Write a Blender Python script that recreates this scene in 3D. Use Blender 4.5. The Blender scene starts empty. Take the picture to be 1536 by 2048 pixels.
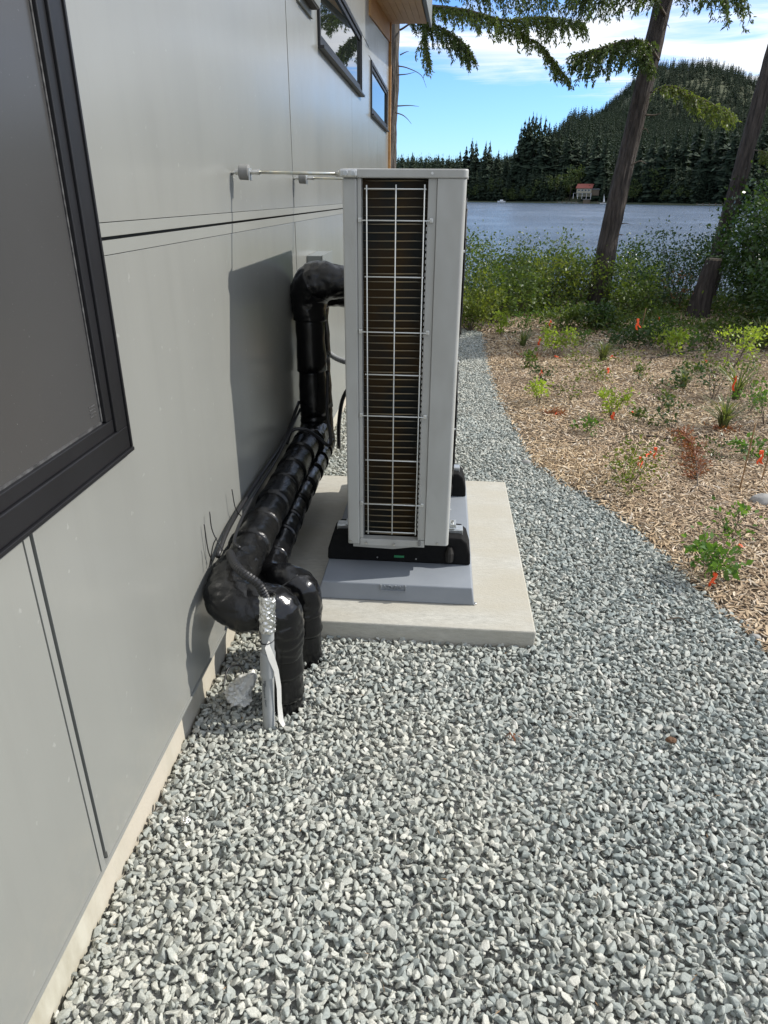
import bpy, bmesh, math, random
import numpy as np
from mathutils import Vector, Matrix, noise
rad = math.radians
SC = bpy.context.scene
COL = SC.collection
rnd = random.Random(7)
npr = np.random.RandomState(11)

# ------------------------------------------------------------------ camera
FPX, PITCH, YAW, ROLL, CAMH = 1378.19, rad(24.711), rad(4.501), rad(-.4507), 1.575
fwd = Vector((-math.sin(YAW)*math.cos(PITCH), math.cos(YAW)*math.cos(PITCH), -math.sin(PITCH)))
rr = fwd.cross(Vector((0, 0, 1))).normalized(); dd = fwd.cross(rr)
rgt = math.cos(ROLL)*rr + math.sin(ROLL)*dd
dwn = -math.sin(ROLL)*rr + math.cos(ROLL)*dd
CAM = Vector((0, 0, CAMH))
cd = bpy.data.cameras.new('camera'); cam = bpy.data.objects.new('camera', cd); COL.objects.link(cam)
m = Matrix.Identity(4)
for i in range(3):
    m[i][0] = rgt[i]; m[i][1] = -dwn[i]; m[i][2] = -fwd[i]; m[i][3] = CAM[i]
cam.matrix_world = m
cd.sensor_fit = 'HORIZONTAL'; cd.sensor_width = 36; cd.lens = FPX/1536*36
cd.clip_start = .05; cd.clip_end = 9000
SC.camera = cam
SC.render.resolution_x, SC.render.resolution_y = 768, 1024

# ------------------------------------------------------------------ light
SUNV = Vector((.785, .19, .667)).normalized()
SUN_EL = math.asin(SUNV.z); SUN_AZ = math.atan2(SUNV.x, SUNV.y)
SUN_STRENGTH, SKY_STRENGTH, EXPOSURE = 3.7, .15, .52
SC.view_settings.view_transform = 'Standard'; SC.view_settings.look = 'None'
SC.view_settings.exposure = EXPOSURE; SC.view_settings.gamma = 1
SC.view_settings.use_curve_mapping = False
sl = bpy.data.lights.new('sun', 'SUN'); so = bpy.data.objects.new('sun', sl); COL.objects.link(so)
sl.energy = SUN_STRENGTH; sl.angle = rad(.53); sl.color = (1, .955, .88)
so.rotation_euler = (-SUNV).to_track_quat('-Z', 'Y').to_euler()
so.location = (6, 2, 8)

class NT:
    """small helper to write node trees"""
    def __init__(s, tree): s.t = tree; s.n = tree.nodes; s.l = tree.links
    def new(s, typ, **kw):
        o = s.n.new(typ)
        for k, v in kw.items(): setattr(o, k, v)
        return o
    def link(s, a, b): s.l.new(a, b)
    def put(s, sock, v):
        if isinstance(v, bpy.types.NodeSocket): s.l.new(v, sock)
        else: sock.default_value = v
    def math(s, op, a, b=None, c=None, clamp=False):
        o = s.new('ShaderNodeMath', operation=op, use_clamp=clamp)
        s.put(o.inputs[0], a)
        if b is not None: s.put(o.inputs[1], b)
        if c is not None: s.put(o.inputs[2], c)
        return o.outputs[0]
    def ramp(s, fac, stops, interp='LINEAR'):
        o = s.new('ShaderNodeValToRGB'); s.put(o.inputs[0], fac); cr = o.color_ramp; cr.interpolation = interp
        cr.elements[0].position, cr.elements[1].position = stops[0][0], stops[-1][0]
        for st in stops[1:-1]: cr.elements.new(st[0])
        for e, st in zip(cr.elements, stops):
            c = st[1]; e.color = (c, c, c, 1) if not isinstance(c, tuple) else (*c, 1)
        return o.outputs[0]
    def mix(s, fac, a, b, typ='MIX'):
        o = s.new('ShaderNodeMix', data_type='RGBA', blend_type=typ)
        s.put(o.inputs[0], fac)
        s.put(o.inputs[6], a if not isinstance(a, tuple) else (*a[:3], 1)); s.put(o.inputs[7], b if not isinstance(b, tuple) else (*b[:3], 1))
        return o.outputs[2]
    def noise(s, vec, scale, detail=3, rough=.5, dist=0, out=0, dim='3D'):
        o = s.new('ShaderNodeTexNoise', noise_dimensions=dim)
        if vec is not None: s.link(vec, o.inputs['Vector'])
        s.put(o.inputs['Scale'], scale); o.inputs['Detail'].default_value = detail
        o.inputs['Roughness'].default_value = rough; o.inputs['Distortion'].default_value = dist
        return o.outputs[out]
    def mapping(s, vec, scale=(1, 1, 1), rot=(0, 0, 0), loc=(0, 0, 0)):
        o = s.new('ShaderNodeMapping'); s.link(vec, o.inputs[0])
        o.inputs['Scale'].default_value = scale; o.inputs['Rotation'].default_value = rot; o.inputs['Location'].default_value = loc
        return o.outputs[0]

W = bpy.data.worlds.new('World'); SC.world = W; W.use_nodes = True
w = NT(W.node_tree); w.n.clear()
sky = w.new('ShaderNodeTexSky', sky_type='NISHITA'); sky.sun_disc = False
sky.sun_elevation = SUN_EL; sky.sun_rotation = SUN_AZ; sky.altitude = 200; sky.air_density = 1.0; sky.dust_density = .35; sky.ozone_density = 2.2
tc = w.new('ShaderNodeTexCoord'); sep = w.new('ShaderNodeSeparateXYZ'); w.link(tc.outputs['Generated'], sep.inputs[0])
zc = w.math('MAXIMUM', sep.outputs[2], .03)
cx = w.math('DIVIDE', sep.outputs[0], zc); cy = w.math('DIVIDE', sep.outputs[1], zc)
cmb = w.new('ShaderNodeCombineXYZ'); w.link(cx, cmb.inputs[0]); w.link(cy, cmb.inputs[1])
cv = cmb.outputs[0]
n1 = w.noise(w.mapping(cv, (.75, .42, 1), (0, 0, rad(-28)), (3.1, .7, 0)), 1.0, 7, .58, .5)
n2 = w.noise(w.mapping(cv, (.35, .9, 1), (0, 0, rad(24))), 1.3, 6, .6, .8)
# edge of the cloud bank: beyond it, towards the horizon, the air is clear
edge = w.math('SUBTRACT', w.math('ADD', w.math('MULTIPLY', cx, 1.15), 6.7), cy)
edge = w.math('ADD', edge, w.math('MULTIPLY', w.math('SUBTRACT', n2, .5), 3.2))
em = w.ramp(w.math('MULTIPLY_ADD', edge, .35, .3), [(0, 0.), (.55, 1.)])
cl = w.ramp(w.math('ADD', w.math('MULTIPLY', n1, .65), w.math('MULTIPLY', n2, .35)), [(.395, 0.), (.53, 1.)])
clf = w.math('MULTIPLY', w.math('MULTIPLY', em, cl), .93)
ccol = w.ramp(n2, [(.3, (4.6, 4.9, 5.3)), (.7, (6.0, 6.05, 6.1))])
skc = w.mix(1.0, sky.outputs[0], (.50, .735, 1.10), 'MULTIPLY')
bg = w.new('ShaderNodeBackground'); w.link(w.mix(clf, skc, ccol), bg.inputs[0]); bg.inputs[1].default_value = SKY_STRENGTH
wo = w.new('ShaderNodeOutputWorld'); w.link(bg.outputs[0], wo.inputs[0])

# ------------------------------------------------------------------ materials
M = {}
def pm(name, a, b=None, scale=8, detail=4, rough=.6, metal=0, bump=0, bscale=60, bdist=.002, stretch=(1, 1, 1), spec=.5, coat=0,
       ramp=(.35, .65), coords='Object', jitter=0, c=None, croughness=.1, cscale=1.5):
    mt = bpy.data.materials.new(name); mt.use_nodes = True; t = NT(mt.node_tree)
    p = t.n['Principled BSDF']; t.p = p
    tcx = t.new('ShaderNodeTexCoord')
    vec = tcx.outputs['Object'] if coords == 'Object' else t.new('ShaderNodeNewGeometry').outputs['Position']
    vec = t.mapping(vec, stretch)
    col = None
    if b is not None:
        col = t.mix(t.ramp(t.noise(vec, scale, detail, .6), [(ramp[0], 0.), (ramp[1], 1.)]), a, b)
        if c is not None:
            col = t.mix(t.ramp(t.noise(vec, cscale, 3, .6), [(.4, 0.), (.62, 1.)]), col, c)
    if jitter:
        oi = t.new('ShaderNodeObjectInfo')
        v = t.math('MULTIPLY_ADD', oi.outputs['Random'], 2*jitter, 1-jitter)
        hs = t.new('ShaderNodeHueSaturation'); t.put(hs.inputs['Value'], v); t.put(hs.inputs['Color'], col if col else (*a, 1)); col = hs.outputs[0]
    if col is not None: t.link(col, p.inputs['Base Color'])
    else: p.inputs['Base Color'].default_value = (*a, 1)
    p.inputs['Roughness'].default_value = rough; p.inputs['Metallic'].default_value = metal
    p.inputs['Specular IOR Level'].default_value = spec
    if coat: p.inputs['Coat Weight'].default_value = coat; p.inputs['Coat Roughness'].default_value = croughness
    if bump:
        bn = t.new('ShaderNodeBump'); bn.inputs['Strength'].default_value = bump; bn.inputs['Distance'].default_value = bdist
        t.link(t.noise(vec, bscale, 5, .65), bn.inputs['Height']); t.link(bn.outputs[0], p.inputs['Normal'])
    M[name] = mt; mt['_t'] = 0
    return mt, t
def leafmat(name, a, b, trans=.35, rough=.45):
    mt = bpy.data.materials.new(name); mt.use_nodes = True; t = NT(mt.node_tree); p = t.n['Principled BSDF']
    g = t.new('ShaderNodeNewGeometry')
    col = t.mix(g.outputs['Random Per Island'], a, b)
    n_ = t.noise(g.outputs['Position'], 2.2, 2, .5)
    hs = t.new('ShaderNodeHueSaturation'); t.put(hs.inputs['Value'], t.math('MULTIPLY_ADD', n_, .9, .55)); t.link(col, hs.inputs['Color'])
    t.link(hs.outputs[0], p.inputs['Base Color']); p.inputs['Roughness'].default_value = rough; p.inputs['Specular IOR Level'].default_value = .35
    tr = t.new('ShaderNodeBsdfTranslucent'); t.link(t.mix(1, hs.outputs[0], (1.5, 1.5, .6), 'MULTIPLY'), tr.inputs[0])
    mx = t.new('ShaderNodeMixShader'); mx.inputs[0].default_value = trans
    t.link(p.outputs[0], mx.inputs[1]); t.link(tr.outputs[0], mx.inputs[2]); t.link(mx.outputs[0], t.n['Material Output'].inputs[0])
    M[name] = mt
    return mt

_, t_ = pm('siding', (.228, .231, .212), (.248, .251, .230), scale=1.6, stretch=(1, 1, .45), rough=.36, bump=.10, bscale=260, bdist=.0008, coords='P', spec=.75, coat=.6, croughness=.20)
g_ = t_.new('ShaderNodeNewGeometry').outputs['Position']
lnk = t_.p.inputs['Base Color'].links[0].from_socket
c1_ = t_.mix(t_.ramp(t_.noise(t_.mapping(g_, (1, 9, .6)), 1.6, 5, .7), [(.5, 0.), (.8, .2)]), lnk, (.165, .165, .15))
c1_ = t_.mix(t_.ramp(t_.noise(g_, 38, 3, .4), [(.73, 0.), (.76, .7)]), c1_, (.34, .34, .32))
sp_ = t_.new('ShaderNodeSeparateXYZ'); t_.link(g_, sp_.inputs[0])
low_ = t_.math('MULTIPLY', t_.ramp(sp_.outputs[2], [(.17, 1.), (.42, 0.)]), t_.ramp(t_.noise(g_, 11, 5, .75), [(.42, 0.), (.7, .55)]))
t_.link(t_.mix(low_, c1_, (.30, .285, .245)), t_.p.inputs['Base Color'])
t_.link(t_.math('MULTIPLY_ADD', t_.noise(g_, 3.2, 4, .6), .22, .26), t_.p.inputs['Roughness'])
pm('siding_trim', (.225, .229, .21), (.245, .249, .23), scale=2, rough=.36)
pm('sheathing', (.085, .085, .08), rough=.8)
pm('black_frame', (.006, .006, .007), (.010, .010, .012), scale=3, rough=.42, bump=.05, bscale=400)
pm('frame_worn', (.10, .10, .10), (.03, .03, .03), scale=60, rough=.6)
pm('concrete_base', (.47, .45, .37), (.36, .335, .26), scale=14, rough=.9, bump=.5, bscale=60, stretch=(1, 1.2, .35), c=(.46, .415, .34), coords='P')
pm('concrete_pad', (.47, .46, .41), (.35, .34, .30), scale=75, detail=6, rough=.9, bump=.9, bscale=160, bdist=.003, c=(.39, .365, .30), cscale=3.2, stretch=(.35, 1, 1), ramp=(.3, .75))
pm('wood', (.50, .27, .09), (.40, .19, .055), scale=5, rough=.5, bump=.2, bscale=30, stretch=(1, .12, 6), coords='P')
pm('wood_soffit', (.58, .38, .16), (.50, .30, .11), scale=7, rough=.5, bump=.15, bscale=30, stretch=(1.5, .3, 1), coords='P')
pm('grey_metal', (.19, .205, .20), rough=.5, metal=.1)
pm('unit_paint', (.385, .39, .37), (.405, .41, .388), scale=4, rough=.38, bump=.06, bscale=500, bdist=.0004, spec=.5, c=(.355, .355, .332), cscale=7, stretch=(1, 1, .5))
pm('wire_paint', (.62, .63, .60), rough=.4)
pm('steel', (.62, .62, .60), (.5, .5, .48), scale=60, rough=.33, metal=1)
pm('zinc', (.60, .55, .42), (.45, .50, .50), scale=14, rough=.3, metal=1, stretch=(3, 1, 1))
pm('galvanised', (.60, .62, .62), (.48, .50, .50), scale=70, rough=.38, metal=.85)
pm('dark_inside', (.012, .010, .007), rough=.7)
pm('rubber', (.004, .004, .004), (.007, .007, .007), scale=30, rough=.8, bump=.7, bscale=500, bdist=.001, spec=.2)
pm('rubber_grey', (.17, .17, .16), (.21, .21, .20), scale=30, rough=.8)
pm('grey_plastic', (.20, .22, .245), (.225, .245, .27), scale=5, rough=.55, bump=.25, bscale=120, bdist=.001)
pm('black_wrap', (.0035, .0035, .004), (.007, .007, .0075), scale=7, rough=.20, bump=.45, bscale=18, bdist=.006, spec=.45, stretch=(1, 1, .7))
pm('black_wrap_dusty', (.005, .005, .005), (.018, .0175, .016), scale=9, rough=.27, bump=.7, bscale=16, bdist=.008, ramp=(.45, .8), spec=.4)
pm('black_cable', (.010, .010, .011), rough=.4)
pm('grey_conduit', (.23, .24, .245), rough=.5)
pm('pvc', (.34, .355, .355), (.29, .30, .30), scale=20, rough=.6, c=(.27, .28, .275), spec=.3)
pm('print_ink', (.06, .07, .08), rough=.6)
pm('foil', (.82, .81, .78), (.7, .7, .67), scale=20, rough=.26, metal=1, bump=1, bscale=70, bdist=.006)
pm('paper', (.78, .76, .70), rough=.7)
pm('clear_bag', (.74, .74, .70), (.60, .60, .56), scale=12, rough=.3)
pm('bark', (.026, .021, .018), (.080, .066, .056), scale=26, rough=.95, bump=1, bscale=34, bdist=.03, stretch=(1, 1, .17))
pm('bark_grey', (.05, .042, .036), (.15, .135, .12), scale=22, rough=.95, bump=1, bscale=34, bdist=.03, stretch=(1, 1, .2))
pm('twig', (.06, .045, .032), (.12, .095, .07), scale=40, rough=.9)
pm('cut_wood', (.20, .16, .11), (.13, .10, .07), scale=30, rough=.8)
pm('orange_tape', (.95, .13, .03), (.85, .09, .02), scale=30, rough=.45)
pm('brown_stalk', (.25, .15, .07), rough=.8)
pm('soil', (.10, .078, .055), (.17, .13, .09), scale=9, rough=1, bump=1, bscale=40, bdist=.02, coords='P')
pm('gravel_bed', (.24, .245, .235), (.38, .375, .34), scale=70, rough=1, bump=1, bscale=90, bdist=.01, coords='P')
pm('far_ground', (.035, .05, .018), (.06, .065, .03), scale=.03, rough=1, coords='P')
pm('roof_red', (.30, .085, .06), (.25, .07, .05), scale=.6, rough=.7)
pm('wall_cream', (.30, .27, .19), rough=.8); pm('wall_brown', (.12, .09, .06), rough=.8)
pm('roof_grey', (.17, .18, .19), rough=.7); pm('far_white', (.7, .7, .7), rough=.5); pm('dark_glass', (.02, .025, .03), rough=.1)
pm('dock_wood', (.24, .235, .215), rough=.8); pm('river_rock', (.32, .31, .29), (.22, .22, .21), scale=20, rough=.8, bump=.3)
pm('label_green', (.03, .22, .09), rough=.4)
pm('bronze_leaf', (.12, .062, .03), rough=.8)
leafmat('fir_needles', (.045, .075, .020), (.085, .12, .034), .34)
leafmat('fir_needles_light', (.085, .13, .026), (.15, .18, .050), .42)
leafmat('shrub_mid', (.040, .078, .018), (.115, .155, .036), .40)
leafmat('shrub_light', (.075, .115, .023), (.175, .205, .045), .42)
leafmat('shrub_dark', (.022, .055, .014), (.060, .10, .028), .25, .3)
leafmat('lime_leaf', (.20, .30, .035), (.30, .36, .07), .45)
leafmat('green_leaf', (.06, .14, .025), (.12, .21, .05), .4)
leafmat('dry_leaf', (.22, .07, .035), (.30, .13, .06), .25)
leafmat('grass_blade', (.10, .14, .05), (.18, .20, .09), .35)
leafmat('far_conifer', (.016, .031, .017), (.028, .045, .023), .10, .85)
leafmat('far_broadleaf', (.040, .066, .020), (.070, .090, .028), .25, .8)

# coil fins: dark bronze, with fine vertical fins
mt, t = pm('coil', (.035, .024, .008), rough=.4, metal=.7)
tcx = t.new('ShaderNodeTexCoord'); wv = t.new('ShaderNodeTexWave', wave_type='BANDS', bands_direction='X'); wv.inputs['Scale'].default_value = 95
t.link(tcx.outputs['Object'], wv.inputs[0]); nz = t.noise(tcx.outputs['Object'], 6, 2, .5)
cc = t.mix(t.ramp(nz, [(.4, 0.), (.6, 1.)]), (.048, .027, .008), (.014, .017, .017))
t.link(t.mix(wv.outputs['Fac'], t.mix(.6, cc, (.004, .004, .003)), cc), t.p.inputs['Base Color'])
bn = t.new('ShaderNodeBump'); bn.inputs['Strength'].default_value = .5; bn.inputs['Distance'].default_value = .002
t.link(wv.outputs['Fac'], bn.inputs['Height']); t.link(bn.outputs[0], t.p.inputs['Normal'])
pm('coil_tube', (.27, .18, .065), (.15, .14, .11), scale=9, rough=.42, metal=.6)

# dusty big pane / clean reflecting panes
def glassmat(name, base, rough, ior, dust, metal=0):
    mt = bpy.data.materials.new(name); mt.use_nodes = True; t = NT(mt.node_tree); p = t.n['Principled BSDF']
    g = t.new('ShaderNodeNewGeometry').outputs['Position']
    sp = t.noise(g, 170, 4, .7); df = t.noise(g, 2.5, 4, .6)
    dots = t.ramp(sp, [(.69, 0.), (.73, 1.)])
    c0 = t.mix(df, base, tuple(v*1.25 for v in base))
    t.link(t.mix(t.math('MULTIPLY', dots, dust), c0, (.55, .55, .53)), p.inputs['Base Color'])
    p.inputs['Roughness'].default_value = rough; p.inputs['IOR'].default_value = ior; p.inputs['Metallic'].default_value = metal
    M[name] = mt
glassmat('dusty_pane', (.046, .0455, .045), .24, 1.5, .35)
glassmat('clear_pane', (.01, .013, .013), .015, 3.2, 0)

# gravel stones
mt, t = pm('gravel_stone', (.3, .3, .3), rough=.88)
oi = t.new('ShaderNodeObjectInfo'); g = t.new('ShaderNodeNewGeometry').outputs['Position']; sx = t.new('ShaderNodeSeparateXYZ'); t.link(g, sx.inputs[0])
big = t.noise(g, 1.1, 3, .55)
warm = t.math('ADD', t.math('MULTIPLY_ADD', sx.outputs[0], -.42, .42), t.math('MULTIPLY', t.math('SUBTRACT', big, .5), 2.2), clamp=True)  # stones drift from cream to blue-grey; soft dappled shade is painted in with it
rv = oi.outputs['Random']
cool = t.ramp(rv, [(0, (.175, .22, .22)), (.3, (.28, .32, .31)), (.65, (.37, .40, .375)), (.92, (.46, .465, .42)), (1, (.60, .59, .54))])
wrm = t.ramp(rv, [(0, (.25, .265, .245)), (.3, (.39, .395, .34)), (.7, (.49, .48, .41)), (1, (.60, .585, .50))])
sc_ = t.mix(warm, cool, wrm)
tcx = t.new('ShaderNodeTexCoord')
sc_ = t.mix(t.ramp(t.noise(tcx.outputs['Object'], 3.5, 5, .7), [(.3, .0), (.75, .4)]), sc_, (.46, .46, .41))
sc_ = t.mix(t.ramp(t.noise(g, 320, 3, .6), [(.38, .35), (.6, 0.)]), sc_, (.13, .14, .13))
t.link(sc_, t.p.inputs['Base Color'])
bn = t.new('ShaderNodeBump'); bn.inputs['Strength'].default_value = .5; bn.inputs['Distance'].default_value = .002
t.link(t.noise(g, 260, 4, .7), bn.inputs['Height']); t.link(bn.outputs[0], t.p.inputs['Normal'])
# wood chips
mt, t = pm('wood_chip', (.3, .2, .1), rough=.85)
oi = t.new('ShaderNodeObjectInfo'); g = t.new('ShaderNodeNewGeometry').outputs['Position']
cc = t.ramp(oi.outputs['Random'], [(0, (.12, .075, .04)), (.2, (.34, .22, .115)), (.45, (.56, .41, .235)), (.8, (.72, .59, .40)), (1, (.86, .81, .72))])
cc = t.mix(t.ramp(t.noise(g, .9, 3, .6), [(.42, 0.), (.62, .45)]), cc, (.30, .22, .17))
t.link(t.mix(.35, cc, t.mix(t.noise(g, 130, 3, .6), (.2, .13, .07), (.6, .48, .33))), t.p.inputs['Base Color'])
# water
mt, t = pm('lake_water', (.060, .092, .135), rough=.10)
g = t.new('ShaderNodeNewGeometry').outputs['Position']
h1 = t.noise(t.mapping(g, (1, .6, 1), (0, 0, rad(14))), 2.1, 5, .62); h2 = t.noise(g, .035, 3, .6)
calm = t.ramp(h2, [(.36, .35), (.55, 1.)])
bn = t.new('ShaderNodeBump'); t.link(t.math('MULTIPLY', calm, 1.0), bn.inputs['Strength']); bn.inputs['Distance'].default_value = .9
t.link(h1, bn.inputs['Height']); t.link(bn.outputs[0], t.p.inputs['Normal']); t.p.inputs['IOR'].default_value = 1.33
t.p.inputs['Roughness'].default_value = .22

# ------------------------------------------------------------------ mesh helpers
class MB:
    def __init__(s): s.v = []; s.f = []
    def add(s, vs, fs):
        n = len(s.v); s.v += [tuple(v) for v in vs]; s.f += [tuple(i+n for i in f) for f in fs]; return s
    def box(s, x0, x1, y0, y1, z0, z1, mat=None):
        vs = [Vector((x, y, z)) for z in (z0, z1) for y in (y0, y1) for x in (x0, x1)]
        if mat: vs = [mat @ v for v in vs]
        return s.add(vs, [(0, 2, 3, 1), (4, 5, 7, 6), (0, 1, 5, 4), (2, 6, 7, 3), (0, 4, 6, 2), (1, 3, 7, 5)])
    def tube(s, pts, radii, n=10, caps=True, jit=0, sq=1.0, jf=9, crease=0):
        pts = [Vector(p) for p in pts]
        if not hasattr(radii, '__len__'): radii = [radii]*len(pts)
        up = None; rings = []
        for i, p in enumerate(pts):
            d = (pts[min(i+1, len(pts)-1)] - pts[max(i-1, 0)]).normalized()
            if up is None:
                up = Vector((0, 0, 1)) if abs(d.z) < .9 else Vector((0, 1, 0))
            a = d.cross(up).normalized(); b = a.cross(d).normalized(); up = b
            ring = []
            for k in range(n):
                th = 2*math.pi*k/n
                q = a*math.cos(th) + b*math.sin(th)*sq
                r = radii[i]
                if jit: r *= 1+jit*noise.noise((p+q*radii[i])*jf)
                if crease:
                    w_ = (p+q*radii[i]); w_ = Vector((w_.x*14, w_.y*14, w_.z*26)); r *= 1-crease*max(0, .35-abs(noise.noise(w_)))*1.6-crease*.5*abs(noise.noise(w_*2.3))
                ring.append(p+q*r)
            rings.append(ring)
        vs = [v for r in rings for v in r]; fs = []
        for i in range(len(pts)-1):
            for k in range(n):
                fs.append((i*n+k, i*n+(k+1) % n, (i+1)*n+(k+1) % n, (i+1)*n+k))
        if caps: fs += [tuple(range(n))[::-1], tuple((len(pts)-1)*n+k for k in range(n))]
        return s.add(vs, fs)
    def prism_x(s, poly, x0, x1):   # polygon in (y, z), extruded along x
        n = len(poly)
        vs = [(x0, y, z) for y, z in poly] + [(x1, y, z) for y, z in poly]
        return s.add(vs, [tuple(range(n))[::-1], tuple(range(n, 2*n))] + [(i, (i+1) % n, n+(i+1) % n, n+i) for i in range(n)])
    def prism_y(s, poly, y0, y1):   # polygon in (x, z)
        n = len(poly)
        vs = [(x, y0, z) for x, z in poly] + [(x, y1, z) for x, z in poly]
        return s.add(vs, [tuple(range(n)), tuple(range(n, 2*n))[::-1]] + [(i, n+i, n+(i+1) % n, (i+1) % n) for i in range(n)])
    def cyl(s, p0, p1, r, n=14): return s.tube([p0, p1], r, n)
    def build(s, name, mat, parent=None, smooth=False, loc=None, bevel=0, fix=False):
        me = bpy.data.meshes.new(name); me.from_pydata(s.v, [], s.f); me.update()
        bm = bmesh.new(); bm.from_mesh(me); bmesh.ops.recalc_face_normals(bm, faces=bm.faces); bm.to_mesh(me); bm.free()
        return link(name, me, mat, parent, smooth, loc, bevel)
def link(name, me, mat, parent=None, smooth=False, loc=None, bevel=0):
    if mat is not None and not me.materials: me.materials.append(M[mat] if isinstance(mat, str) else mat)
    if smooth: me.polygons.foreach_set('use_smooth', [True]*len(me.polygons))
    o = bpy.data.objects.new(name, me); COL.objects.link(o)
    if parent: o.parent = parent
    if loc is not None: o.location = loc
    if bevel:
        b = o.modifiers.new('bevel', 'BEVEL'); b.width = bevel; b.segments = 2; b.limit_method = 'ANGLE'; b.angle_limit = rad(40)
        b.harden_normals = False
    return o
def quads(name, V, mat, parent=None, smooth=False):   # V (n, 4, 3)
    V = np.asarray(V, dtype=np.float32); n = len(V)
    me = bpy.data.meshes.new(name); me.vertices.add(4*n); me.vertices.foreach_set('co', V.reshape(-1))
    me.loops.add(4*n); me.loops.foreach_set('vertex_index', np.arange(4*n, dtype=np.int32))
    me.polygons.add(n); me.polygons.foreach_set('loop_start', np.arange(0, 4*n, 4, dtype=np.int32))
    me.update(calc_edges=True)
    return link(name, me, mat, parent, smooth)
def empty(name, label, cat, loc=(0, 0, 0), group=None):
    o = bpy.data.objects.new(name, None); COL.objects.link(o); o.location = loc; o.empty_display_size = .1
    return tag(o, label, cat, group)
def tag(o, label, cat, group=None):
    o['label'] = label; o['category'] = cat
    if group: o['group'] = group
    return o
def kind(o, k): o['kind'] = k; return o
def share(name, proto, parent, loc=(0, 0, 0), rot=(0, 0, 0), scale=(1, 1, 1)):
    o = bpy.data.objects.new(name, proto.data); COL.objects.link(o); o.parent = parent; o.location = loc; o.rotation_euler = rot; o.scale = scale
    for md in proto.modifiers:
        if md.type == 'BEVEL':
            b = o.modifiers.new('bevel', 'BEVEL'); b.width = md.width; b.segments = md.segments; b.limit_method = 'ANGLE'
    return o
def norm(a): return a/np.maximum(np.linalg.norm(a, axis=-1, keepdims=True), 1e-9)
def leaves(C, D, L, Wd, droop=.0, rs=npr):
    """rhombic leaves: centres, directions, lengths, widths -> (n,4,3)"""
    n = len(C); D = norm(D); r = norm(np.cross(D, rs.normal(size=(n, 3))))
    L = np.asarray(L).reshape(-1, 1)*np.ones((n, 1)); Wd = np.asarray(Wd).reshape(-1, 1)*np.ones((n, 1))
    tip = C+D*L; tip[:, 2] -= (droop*L[:, 0])
    mid = C+D*L*.45
    return np.stack([C, mid+r*Wd*.5, tip, mid-r*Wd*.5], axis=1)
def at(px, py, z=0.0):     # the point of the plane z under a direction of view
    v = rgt*((px-768)/FPX) + dwn*((py-1024)/FPX) + fwd
    return CAM + v*((z-CAMH)/v.z)
def aty(px, py, y):
    v = rgt*((px-768)/FPX) + dwn*((py-1024)/FPX) + fwd
    return CAM + v*(y/v.y)

def scatter(name, pts, rots, scls, idx, protos, mat, label=None):
    """one object of countless pieces: a point cloud mesh instanced by geometry nodes"""
    me = bpy.data.meshes.new(name); n = len(pts)
    me.vertices.add(n); me.vertices.foreach_set('co', np.asarray(pts, np.float32).reshape(-1))
    for nm, arr in (('rot', rots), ('scl', scls)):
        a = me.attributes.new(nm, 'FLOAT_VECTOR', 'POINT'); a.data.foreach_set('vector', np.asarray(arr, np.float32).reshape(-1))
    a = me.attributes.new('pick', 'INT', 'POINT'); a.data.foreach_set('value', np.asarray(idx, np.int32))
    o = link(name, me, mat); o['kind'] = 'stuff'
    if label: o['label'] = label
    pc = bpy.data.collections.new(name+'_pieces')
    for i, pme in enumerate(protos):
        q = bpy.data.objects.new('%s_%02d' % (name+'_piece', i), pme); pc.objects.link(q)
    g = bpy.data.node_groups.new(name, 'GeometryNodeTree')
    g.interface.new_socket('Geometry', in_out='INPUT', socket_type='NodeSocketGeometry')
    g.interface.new_socket('Geometry', in_out='OUTPUT', socket_type='NodeSocketGeometry')
    t = NT(g); gi = t.new('NodeGroupInput'); go = t.new('NodeGroupOutput')
    iop = t.new('GeometryNodeInstanceOnPoints'); ci = t.new('GeometryNodeCollectionInfo')
    ci.inputs['Collection'].default_value = pc; ci.inputs['Separate Children'].default_value = True; ci.inputs['Reset Children'].default_value = True
    def attr(nm, dt):
        x = t.new('GeometryNodeInputNamedAttribute', data_type=dt); x.inputs['Name'].default_value = nm; return x.outputs['Attribute']
    e2r = t.new('FunctionNodeEulerToRotation'); t.link(attr('rot', 'FLOAT_VECTOR'), e2r.inputs[0])
    t.link(gi.outputs[0], iop.inputs['Points']); t.link(ci.outputs[0], iop.inputs['Instance']); iop.inputs['Pick Instance'].default_value = True
    t.link(attr('pick', 'INT'), iop.inputs['Instance Index']); t.link(e2r.outputs[0], iop.inputs['Rotation']); t.link(attr('scl', 'FLOAT_VECTOR'), iop.inputs['Scale'])
    t.link(iop.outputs[0], go.inputs[0])
    md = o.modifiers.new('scatter', 'NODES'); md.node_group = g
    return o

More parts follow.
